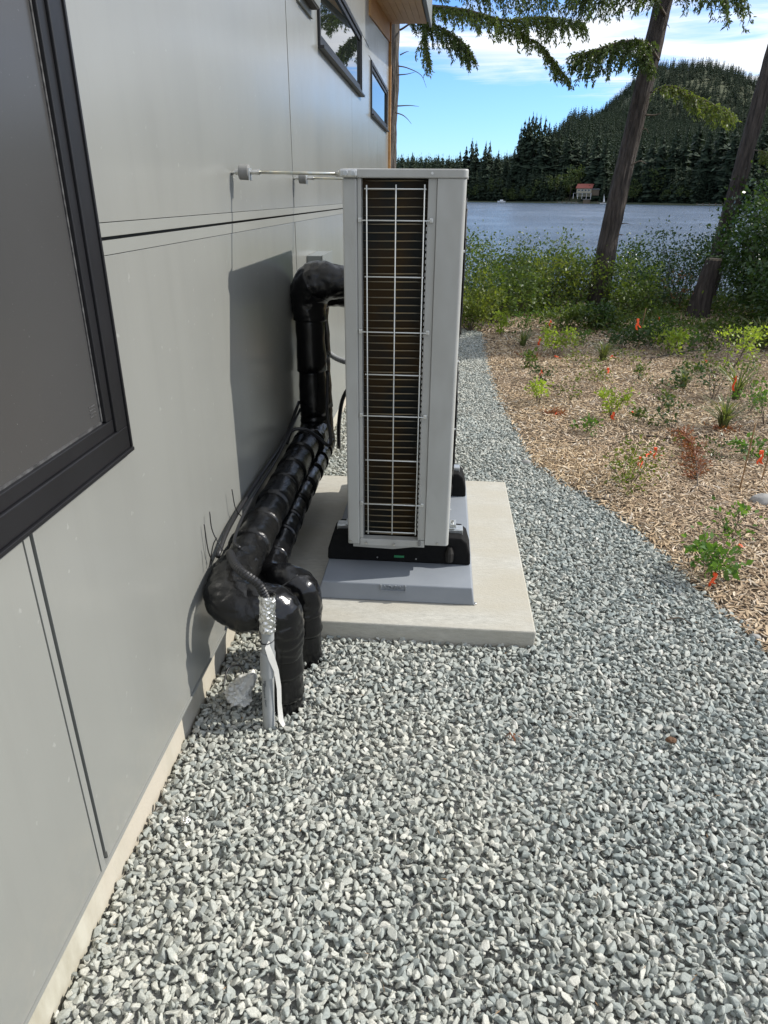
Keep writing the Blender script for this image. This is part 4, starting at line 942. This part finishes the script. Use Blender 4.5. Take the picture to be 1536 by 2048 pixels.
T0 = empty('fir_tree', 'straight fir trunk behind the house corner with a long bough sweeping right', 'tree')
trunk(T0, [(-1.04, 13, -.3), (-1.02, 13, 1.5), (-.99, 13, 3.0), (-.97, 13, 4.2), (-.95, 13, 7)], [.18, .15, .14, .135, .12], 'bark_grey', seed=5)
fir_branch(T0, [aty(795, 20, 13), aty(850, 12, 12.7), aty(930, 20, 12.3), aty(1010, 40, 12), aty(1080, 34, 11.8), aty(1170, 45, 11.6)], .03, .30, 11, 'fir_needles_light', dens=1.2)
fir_branch(T0, [aty(800, 60, 13), aty(840, 40, 12.8), aty(890, 60, 12.6), aty(925, 85, 12.4), aty(945, 112, 12.3)], .015, .32, 12, 'fir_needles', dens=1.2)
fir_branch(T0, [aty(1028, 50, 12), aty(1050, 72, 11.9), aty(1080, 88, 11.8), aty(1105, 118, 11.8), aty(1138, 160, 11.7)], .010, .20, 13, 'fir_needles_light', dens=1.25, bare=.05)
fir_branch(T0, [aty(800, 5, 13), aty(880, -50, 12.7), aty(980, -40, 12.4), aty(1100, -20, 12.2)], .025, .45, 14, 'fir_needles')
fir_branch(T0, [aty(870, 15, 12.7), aty(850, 70, 12.6), aty(858, 125, 12.5)], .012, .25, 15, 'fir_needles_light', bare=.05)
for p in ([(795, 150), (815, 148), (830, 144)], [(795, 212), (820, 211), (838, 213)], [(790, 225), (805, 230), (815, 238), (823, 248)], [(796, 132), (815, 136), (842, 150), (853, 175)], [(800, 110), (812, 104), (818, 103)]):
    stub(T0, [aty(x, y, 12.85) for x, y in p], .011)
st = empty('tree_stump', 'tall sawn off stump in front of the right leaning trunk', 'stump')
c = aty(1398, 640, 10.6); c2 = aty(1432-6, 540, 10.6)
trunk(st, [(3.70, 10.6, -.1), (3.71, 10.6, .3), (3.78, 10.6, .78)], [.17, .135, .108], 'bark', 2)
MB().tube([(3.783, 10.6, .775), (3.784, 10.6, .80)], [.106, .095], 20).build('cut_top', 'cut_wood', st)
# firs standing right of the view, their shade falls on the far bed and its shrubs
for x, y, h, lb in ((12.5, 11.0, 13, 'tall fir outside the view beside the bed'), (11.5, 14.2, 14, 'tall fir outside the view near the shore')):
    e = empty('fir_tree', lb, 'tree', (x, y, -.3)); o = link('trunk', trk_me, None, e); o.scale = (h, h, h); o = link('crown', conifer_mesh(int(x*10), 46, .17, 22, 'fir_needles', .16), None, e); o.scale = (h, h, h)

# ================================================================== SHRUBS AND PLANTS
def shrub(name, lb, cat, loc, h, wd, n, leaf, mat, seed, stems=7, group=None, flat=.8, lump=9, up=.35, low=.12):
    rs = np.random.RandomState(seed); root = empty(name, lb, cat, loc, group)
    b = MB(); ends = []
    for k in range(stems):
        a = rs.uniform(0, 6.28); R = wd*.5*rs.uniform(.2, .95); hh = h*rs.uniform(.55, 1.0)*(1-.35*(R/(wd*.5))**2)
        p = [Vector((0.03*math.cos(a)*wd, .03*math.sin(a)*wd, 0))]
        for q in (.35, .7, 1): p.append(Vector((R*math.cos(a)*q+rs.normal(0, .03)*wd, R*math.sin(a)*q+rs.normal(0, .03)*wd, hh*q**.9)))
        b.tube(p, [max(.002, h*.008), max(.0018, h*.006), max(.0014, h*.004), .001], 4, caps=False)
        for _ in range(max(1, lump//3)):
            u = rs.uniform(.3, 1.0); i = min(2, int(u*3)); q = p[i].lerp(p[i+1], u*3-i)
            e = q+Vector((rs.normal(0, .13)*wd, rs.normal(0, .13)*wd, rs.uniform(-.02, .14)*h)); b.tube([q, e], [max(.0012, h*.003), .0008], 3, caps=False); ends.append(e)
            ends.append(q.lerp(e, .5))
        ends.append(p[-1])
    b.build('stems', 'twig', root, smooth=True)
    E = np.array([tuple(e) for e in ends]); k = rs.randint(0, len(E), n); sg = wd*.085
    C = E[k]+rs.normal(0, 1, (n, 3))*np.array([sg, sg, sg*flat]); C[:, 2] = np.maximum(C[:, 2], h*.02+rs.uniform(0, h*low, n))
    D = norm(rs.normal(size=(n, 3))*.8+norm(C-np.array([0, 0, h*.35]))*.6+np.array([0, 0, up])); L = leaf*rs.uniform(.55, 1.25, n)
    quads('foliage', leaves(C, D, L, L*.55, .15, rs), mat, root)
    return root
G1 = 'shrubs along the lake shore'
row = [(938, 662, 1.05, .9, 2600, 'shrub_light', 'pale green tall shrub right beside the heat pump edge'), (985, 650, .95, 1.2, 3600, 'shrub_mid', 'bright green bushy shrub at the end of the gravel path'),
       (1035, 628, .98, 1.3, 3400, 'shrub_mid', 'rounded green shrub second from the path end'), (1092, 622, .92, 1.3, 3200, 'shrub_light', 'loose yellowish shrub left of the middle trunk'),
       (1150, 622, 1.05, 1.2, 3000, 'shrub_mid', 'shrub with upright shoots touching the middle trunk'), (1245, 632, .75, 1.1, 3000, 'shrub_mid', 'low green shrub just right of the middle trunk'),
       (1298, 618, .80, 1.2, 2600, 'shrub_dark', 'dark shrub between trunk and stump, nearer the trunk'), (1350, 612, 1.05, 1.2, 2900, 'shrub_dark', 'dark round shrub with raised shoots left of the stump'),
       (1190, 660, .38, .7, 1300, 'shrub_dark', 'low dark plant at the foot of the middle trunk'), (1140, 660, .30, .8, 1300, 'shrub_mid', 'low leafy clump left of the middle trunk foot')]
for i, (x, y, h, wd, n, mt_, lb) in enumerate(row):
    p = at(x, y, 0); p.z = ground_z(p.x, p.y); shrub('shrub', lb, 'shrub', p, h*(.86, 1.05, .9, 1.08, .84, 1.1, .92, 1.05)[(i*3) % 8]*p.y/10.5, wd*p.y/10.5, int(n*.85), .050, mt_, 200+i, 9, G1)
# second row, lower on the bank
for i, (x, Y, h, wd, mt_, lb) in enumerate([(.5, 13.2, 1.35, 1.7, 'shrub_mid', 'back row shrub behind the path end by the water'), (1.9, 13.8, 1.3, 1.8, 'shrub_mid', 'back row shrub left of the middle trunk by the water'), (3.5, 14, 1.15, 1.8, 'shrub_dark', 'back row shrub right of the middle trunk by the water'), (5.4, 14.2, 1.3, 1.7, 'shrub_dark', 'back row shrub behind the stump by the water'), (7.2, 14.4, 1.6, 2.0, 'shrub_dark', 'back row shrub at the right edge by the water')]):
    shrub('shrub', lb, 'shrub', (x, Y, ground_z(x, Y)-.05), h*.82, wd, 3000, .06, mt_, 240+i, 10, G1)
for i, (X, Y, h, wd, n, lf, lb) in enumerate([(4.75, 10.4, 1.75, 1.9, 9000, .07, 'large dark glossy shrub filling the right edge behind the bed'), (4.35, 9.1, 1.15, 1.3, 5000, .06, 'dark shrub in front of the large one at the right edge'), (5.35, 11.6, 2.3, 2.0, 6500, .07, 'tallest dark shrub at the right edge'), (4.1, 8.3, .55, .9, 2200, .05, 'low dark shrub at the right edge of the chip bed')]):
    shrub('shrub', lb, 'shrub', (X, Y, ground_z(X, Y)-.05), h, wd, n, lf, 'shrub_dark', 260+i, 14, 'dark shrubs at the right edge', lump=12)
# ground cover under and between the shrubs
rs = np.random.RandomState(77); n = 12000
X = rs.uniform(.1, 6.2, n); Y = rs.uniform(7.4, 13.8, n); k = (rs.uniform(0, 1, n) < np.clip((Y-7.9-.7*np.sin(X*1.7))/1.6, 0, 1)**1.6) & ((X > .75) | (Y > 9.6)) & (X < Y*.47+.5); X, Y = X[k], Y[k]
Zg = np.array([ground_z(a, b_2) for a, b_2 in zip(X, Y)]); nzv = np.array([noise.noise(Vector((a*1.3, b_2*1.3, 0))) for a, b_2 in zip(X, Y)])
k = nzv > -.18; X, Y, Zg, nzv = X[k], Y[k], Zg[k], nzv[k]
Cc = []; 
for _ in range(4): Cc.append(np.column_stack([X+rs.normal(0, .06, len(X)), Y+rs.normal(0, .06, len(X)), Zg+.01+np.abs(rs.normal(0, .085, len(X)))*(1+nzv)]))
Cc = np.concatenate(Cc); o = quads('ground_cover', leaves(Cc, rs.normal(size=Cc.shape)+np.array([0, 0, .6]), rs.uniform(.03, .065, len(Cc)), .028, .1, rs), 'shrub_mid'); kind(o, 'stuff')

def tuft(lb, loc, h, n, mat='grass_blade', seed=0, wd=.4):
    rs = np.random.RandomState(seed); root = empty('grass_tuft', lb, 'grass tuft', loc, 'grassy tufts in the chip bed'); V = []
    for _ in range(n):
        a = rs.uniform(0, 6.28); o_ = rs.uniform(.15, 1)*wd*h/.4; hh = h*rs.uniform(.5, 1); w_ = .004+h*.012; px_, py_ = -math.sin(a)*w_, math.cos(a)*w_; prev = (0.02*math.cos(a), .02*math.sin(a), 0)
        for q in (.4, .75, 1.0):
            cur = (math.cos(a)*o_*q**1.6, math.sin(a)*o_*q**1.6, hh*(q*1.5-.5*q*q)); t_ = 1-q*.75
            V.append(((prev[0]-px_, prev[1]-py_, prev[2]), (prev[0]+px_, prev[1]+py_, prev[2]), (cur[0]+px_*t_, cur[1]+py_*t_, cur[2]), (cur[0]-px_*t_, cur[1]-py_*t_, cur[2]))); prev = cur
    quads('blades', V, mat, root); return root
G2 = 'young plants in the wood chip bed'
plants = [(1077, 806, .17, .22, 260, .032, 'lime_leaf', 'low pale rosette plant nearest the path, left in the bed'), (1222, 838, .24, .22, 320, .034, 'lime_leaf', 'upright lime green plant with two orange tags at its foot'),
          (1262, 968, .26, .48, 420, .030, 'shrub_light', 'sprawling twiggy plant with orange tapes in the bed centre'), (1425, 1152, .19, .26, 190, .045, 'green_leaf', 'lobed bright green plant nearest the gravel at right'),
          (1462, 1082, .17, .20, 90, .036, 'green_leaf', 'slim green seedling behind the lobed plant'), (1110, 712, .34, .32, 420, .045, 'lime_leaf', 'bushy lime plant left of the middle trunk foot'),
          (1003, 672, .28, .22, 260, .045, 'lime_leaf', 'yellow green plant at the far end of the path edge'), (1085, 765, .16, .22, 120, .035, 'shrub_dark', 'small dark seedling behind the pale rosette'),
          (1192, 768, .20, .36, 190, .030, 'shrub_light', 'sparse low plant left of the standing orange tape'), (1335, 705, .28, .42, 420, .045, 'lime_leaf', 'spreading lime plant in front of the stump'),
          (1462, 740, .42, .40, 420, .042, 'lime_leaf', 'tall lime plant with orange tape near the right edge'), (1243, 700, .24, .34, 420, .040, 'shrub_dark', 'dark dense small plant beside the flagged stake'),
          (1300, 700, .30, .50, 520, .045, 'shrub_dark', 'dark low plant left of the lime one before the stump'), (1530, 850, .34, .34, 260, .040, 'green_leaf', 'green plant cut by the right picture edge'),
          (1400, 745, .20, .30, 120, .035, 'shrub_light', 'thin twiggy plant with an orange scrap on the ground'), (1305, 780, .17, .22, 60, .03, 'shrub_dark', 'nearly bare twiggy seedling in the bed middle'),
          (1100, 830, .05, .14, 60, .02, 'dry_leaf', 'reddish scrap plant with orange tape behind the rosette'), (1425, 800, .24, .26, 70, .03, 'shrub_dark', 'nearly bare twiggy seedling toward the right edge')]
for i, (x, y, h, wd, n, lf, mt_, lb) in enumerate(plants):
    p = at(x, y, .01); shrub('seedling', lb, 'plant', p, h*1.15, wd*1.2, int(n*1.1), lf*.92, mt_, 300+i, 6, G2, lump=6, low=.05)
for i, (x, y, h, n, lb) in enumerate([(1045, 695, .20, 60, 'grassy tuft beside the reddish debris near the path end'), (1205, 722, .22, 80, 'grassy fern tuft below the middle trunk'), (1365, 778, .18, 70, 'grassy tuft in the middle of the bed'), (1445, 858, .24, 80, 'grassy tuft toward the right of the bed'), (1470, 800, .34, 40, 'tall thin grassy tuft near the right edge'), (1520, 700, .4, 60, 'grassy tuft under the dark shrubs')]):
    tuft(lb, at(x, y, .01), h, n, seed=i+1)
sprigs = [(1150, 735, 'between the lime plant and the fern tuft'), (1165, 690, 'in front of the low clump at the middle trunk'), (1060, 740, 'left of the small dark seedling'), (1275, 760, 'right of the large taped low plant'), (1320, 820, 'above the long grey stick'), (1255, 730, 'beneath the flagged stake'), (1385, 700, 'at the right of the spreading lime plant'), (1420, 760, 'left of the tall lime plant'), (1495, 830, 'near the right edge above the rust scraps'), (1500, 780, 'under the shrubs at the right edge'), (1345, 860, 'just above the dead conifer spray'), (1290, 850, 'above the left end of the long stick'), (1505, 920, 'beside the stalk at the right edge'), (1175, 870, 'alone left of the sprawling plant'), (1140, 800, 'midway between pale rosette and lime plant'), (1440, 920, 'right of the dead conifer spray'), (1375, 790, 'right of the middle grassy tuft'), (1235, 660, 'at the foot of the shrub row'), (1055, 660, 'at the far left end of the shrub row'), (1330, 660, 'in front of the stump in shade'), (1410, 690, 'in shade near the dark branch'), (1465, 690, 'in deep shade at the right shrubs')]
for i, (x, y, lb) in enumerate(sprigs):
    rs_ = random.Random(500+i); shrub('seedling', 'small scruffy sprig '+lb, 'plant', at(x, y, .01), rs_.uniform(.14, .30), rs_.uniform(.18, .34), rs_.randint(50, 190), rs_.uniform(.026, .042), rs_.choice(('shrub_dark', 'shrub_mid', 'green_leaf', 'shrub_light')), 500+i, 6, G2, lump=5, low=.05)
rs = np.random.RandomState(91); n = 420; X = rs.uniform(-.72, 1.5, n); Y = rs.uniform(.8, 5.5, n); k = (X < path_edge(Y)) & ~((X > -.72) & (X < .42) & (Y > 2.2) & (Y < 3.76)); X, Y = X[k], Y[k]
C = np.column_stack([X, Y, np.full(len(X), .017)]); D = rs.normal(size=C.shape); D[:, 2] *= .15
kind(quads('leaf_litter', leaves(C, D, rs.uniform(.006, .022, len(C)), .0022, 0, rs), 'brown_stalk'), 'stuff')
# bare thin stalks
for i, (x, y, dx, dy, h, lb) in enumerate([(1478, 985, 0, 0, .42, 'thin brown stake standing upright in the chips'), (1275, 700, .02, 0, .46, 'thin stake carrying an orange tape before the shrubs'), (1522, 965, .01, 0, .30, 'thin stalk with orange tape at the right edge'), (1295, 985, .03, .02, .0, '')]):
    if h == 0: continue
    p = at(x, y, 0); o = MB().tube(bez([(0, 0, 0), (dx*.4, dy, h*.5), (dx, dy, h)], 3), .0045, 6).build('stake', 'brown_stalk', loc=p, smooth=True); tag(o, lb, 'stake', 'thin stakes in the bed')
# dead cedar spray
rs = np.random.RandomState(9); p = at(1395, 975, .02); root = empty('dead_branch_spray', 'rust red dead conifer spray lying on the chips', 'dead branch', p)
b = MB(); C, D = [], []
d0 = (at(1370, 870, .02)-p); P_ = [Vector((0, 0, .01)), d0*.5+Vector((.02, 0, .04)), d0+Vector((0, 0, .02))]; P_ = bez(P_, 6); b.tube(P_, .004, 4)
for i in range(95):
    u = rs.uniform(.1, 1)*(len(P_)-1.01); k = int(u); q = P_[k].lerp(P_[k+1], u-k); a = rs.uniform(-1, 1); dv = Vector((math.cos(a*1.3+.8)*(1 if rs.rand() > .5 else -1), .5, rs.uniform(-.02, .25))).normalized()
    e = q+dv*rs.uniform(.04, .13); b.tube([q, e], .0018, 3, caps=False)
    for w_ in range(16): C.append(tuple(q.lerp(e, rs.rand()))); D.append(tuple(dv+Vector(rs.normal(0, .6, 3))))
b.build('stems', 'twig', root); C = np.array(C); quads('needles', leaves(C, np.array(D), rs.uniform(.012, .03, len(C)), .0075, .1, rs), 'dry_leaf', root)
# red debris
for x, y, w_, lb in ((1062, 712, .30, 'rust brown dead fronds beside the grassy tuft'), (1448, 858, .16, 'rust brown scraps under the right grassy tuft'), (1385, 565, .45, 'orange brown dead fronds left of the stump'), (1112, 828, .12, 'rust brown scraps behind the pale rosette')):
    p = at(x, y, .02) if y > 600 else Vector((3.45, 10.7, .35)); n = 160; C = rs.normal(0, 1, (n, 3))*np.array([w_*.35, w_*.2, .012 if y > 600 else .16]); root = quads('dead_fronds', leaves(C, rs.normal(size=C.shape), rs.uniform(.02, .07, n), .008, .1, rs), 'dry_leaf'); root.location = p; tag(root, lb, 'dead fronds', 'dead fronds on the bed')

# orange flagging tapes
def tape(x, y, z, lb, size=1.0, flat=False, seed=0, Y=None):
    r = random.Random(seed); p = at(x, y, z); b = MB()
    for s_ in (-1, 1):
        w_ = .011*size; L = .05*size*r.uniform(.7, 1.25); prev = Vector((0, 0, 0)); dv = Vector((s_*r.uniform(-.05, .32)+.1, -.15, -1 if not flat else -.05)).normalized(); a = r.uniform(0, 3); vs = []
        for k in range(6):
            q = k/5; c_ = prev+dv*L*q+Vector((.010*math.sin(q*5+a), .008*math.cos(q*4+a), 0)); tw = a+q*1.2; e = Vector((math.cos(tw), math.sin(tw)*.5, .15))*w_*.5*(1 if k else .5); vs += [c_-e, c_+e]
        th = Vector((.0, .0012, .0005)); m_ = len(vs); vs2 = vs+[v+th for v in vs]
        b.add(vs2, [(2*i, 2*i+1, 2*i+3, 2*i+2) for i in range(5)]+[(m_+2*i, m_+2*i+2, m_+2*i+3, m_+2*i+1) for i in range(5)]+[(2*i, 2*i+2, m_+2*i+2, m_+2*i) for i in range(5)]+[(2*i+1, m_+2*i+1, m_+2*i+3, 2*i+3) for i in range(5)])
    b.box(-.006*size, .006*size, -.005, .005, -.006*size, .006*size)
    o = b.build('flagging_tape', 'orange_tape', loc=p, smooth=False); return tag(o, lb, 'marker tape', 'orange marker tapes in the bed')
for i, (x, y, z, s_, fl_, lb) in enumerate([(1112, 826, .03, 1.1, True, 'orange tape on the ground behind the pale rosette'), (1227, 826, .08, 1.3, False, 'orange tape at the foot of the upright lime plant'), (1264, 824, .02, 1.0, True, 'orange scrap right of the upright lime plant'),
        (1281, 916, .16, 1.2, False, 'lower left orange tape on the sprawling plant'), (1311, 898, .19, 1.5, False, 'upper right orange tape on the sprawling plant'), (1300, 905, .18, 1.1, True, 'orange tape tail between the two on the sprawling plant'), (1430, 1148, .07, 1.2, False, 'orange tape in front of the lobed green plant'),
        (1479, 1090, .03, .7, True, 'small orange scrap by the slim seedling'), (1216, 738, .18, 1.7, False, 'large orange tape on the sparse low plant'), (1470, 755, .22, 1.9, False, 'large orange tape on the tall lime plant'),
        (1276, 640, .46, 1.9, False, 'orange tape on the stake before the shrubs'), (1224, 712, .06, 1.4, True, 'curled orange tape beside the grassy fern tuft'), (1080, 678, .1, 1.8, False, 'orange tape near the reddish debris'), (1101, 642, .2, 1.5, False, 'orange tape hanging in the shrub left of the trunk'),
        (1083, 742, .08, 1.5, False, 'orange tape on the small dark seedling'), (1110, 712, .03, 1.2, True, 'orange dot of tape at the foot of the bushy lime plant'), (1412, 722, .04, 1.5, True, 'ragged orange tape lying near the twiggy plant'), (1319, 635, .1, 1.8, False, 'faint orange tape in the low plants'), (1523, 905, .30, 1.7, False, 'orange tape on the stalk at the right edge'), (1494, 1010, .02, .8, True, 'orange scrap below the rock at the right edge')]):
    tape(x, y, z, lb, s_, fl_, i)

# rocks, sticks, litter
def rock(x, y, r, lb, sq=.6, mat='river_rock'):
    bm = bmesh.new(); bmesh.ops.create_icosphere(bm, subdivisions=3, radius=1)
    for v in bm.verts: p = v.co.copy(); v.co = Vector((p.x*r, p.y*r*.75, p.z*r*sq))*(1+.18*noise.noise(p*1.3+Vector((x, y, 0))))
    me = bpy.data.meshes.new('rock'); bm.to_mesh(me); bm.free(); o = link('rock', me, mat, smooth=True, loc=at(x, y, r*sq*.4)); return tag(o, lb, 'rock', 'rounded rocks at the bed edge')
rock(1052, 925, .032, 'rounded grey rock on the path edge beside the slab'); rock(1036, 860, .026, 'small rounded rock on the path edge farther along'); rock(1526, 1002, .07, 'large tan rock at the right picture edge'); rock(1170, 985, .022, 'small dark rock at the path edge'); rock(1215, 995, .028, 'flat grey rock at the foot of the sprawling plant'); rock(1510, 1275, .022, 'pale stone at the chip edge by the right frame side', .7)
def stick(x0, y0, x1, y1, r, lb, z=.02, mat='twig'):
    a, b = at(x0, y0, z), at(x1, y1, z); c = (a+b)/2+Vector((.01, .02, .008)); P_ = bez([a, c, b], 5); o = MB().tube([q-a for q in P_], [r*(1-.4*i/(len(P_)-1)) for i in range(len(P_))], 7, jit=.3).build('stick', mat, loc=a, smooth=True); return tag(o, lb, 'stick', 'sticks lying on the ground')
stick(1232, 850, 1262, 868, .006, 'short bent twig right of the lime plant'); stick(1252, 870, 1372, 884, .010, 'long grey stick lying across the chips'); stick(1100, 772, 1132, 780, .010, 'pale stick beside the small dark seedling', mat='cut_wood'); stick(1222, 935, 1236, 955, .009, 'pale wood piece left of the sprawling plant', mat='cut_wood'); stick(1332, 1240, 1382, 1248, .003, 'thin dark twig on the gravel at right', .024); stick(1470, 1050, 1536, 1070, .006, 'dark stick behind the slim seedling')
stick(1385, 733, 1440, 752, .012, 'dark stick under the shrubs at right'); stick(1300, 718, 1400, 700, .011, 'dark branch on the ground before the stump')
p = at(1022, 1472, .02); C = rs.normal(0, .008, (14, 3))*np.array([1, 1, .3]); o = quads('dry_leaf', leaves(C, rs.normal(size=C.shape), rs.uniform(.01, .022, 14), .008, 0, rs), 'dry_leaf'); o.location = p; tag(o, 'small rust coloured leaf scrap on the gravel', 'leaf')
bm = bmesh.new(); bmesh.ops.create_icosphere(bm, subdivisions=3, radius=1)
for v in bm.verts: p = v.co.copy(); v.co = Vector((p.x*.016, p.y*.010, p.z*.009))*(1+.35*abs(noise.noise(p*6)))
me = bpy.data.meshes.new('pine_cone'); bm.to_mesh(me); bm.free(); tag(link('pine_cone', me, 'bronze_leaf', loc=at(1342, 1480, .024)), 'brown pine cone lying on the gravel at right', 'pine cone')
bm = bmesh.new(); bmesh.ops.create_icosphere(bm, subdivisions=3, radius=1)
for v in bm.verts: p = v.co.copy(); v.co = Vector((p.x*.013, p.y*.011, p.z*.008))*(1+.5*noise.noise(p*3))
me = bpy.data.meshes.new('foil_scrap'); bm.to_mesh(me); bm.free(); tag(link('foil_scrap', me, 'foil', loc=at(372, 1640, .024)), 'crumpled silver foil scrap on gravel near the foundation', 'scrap')
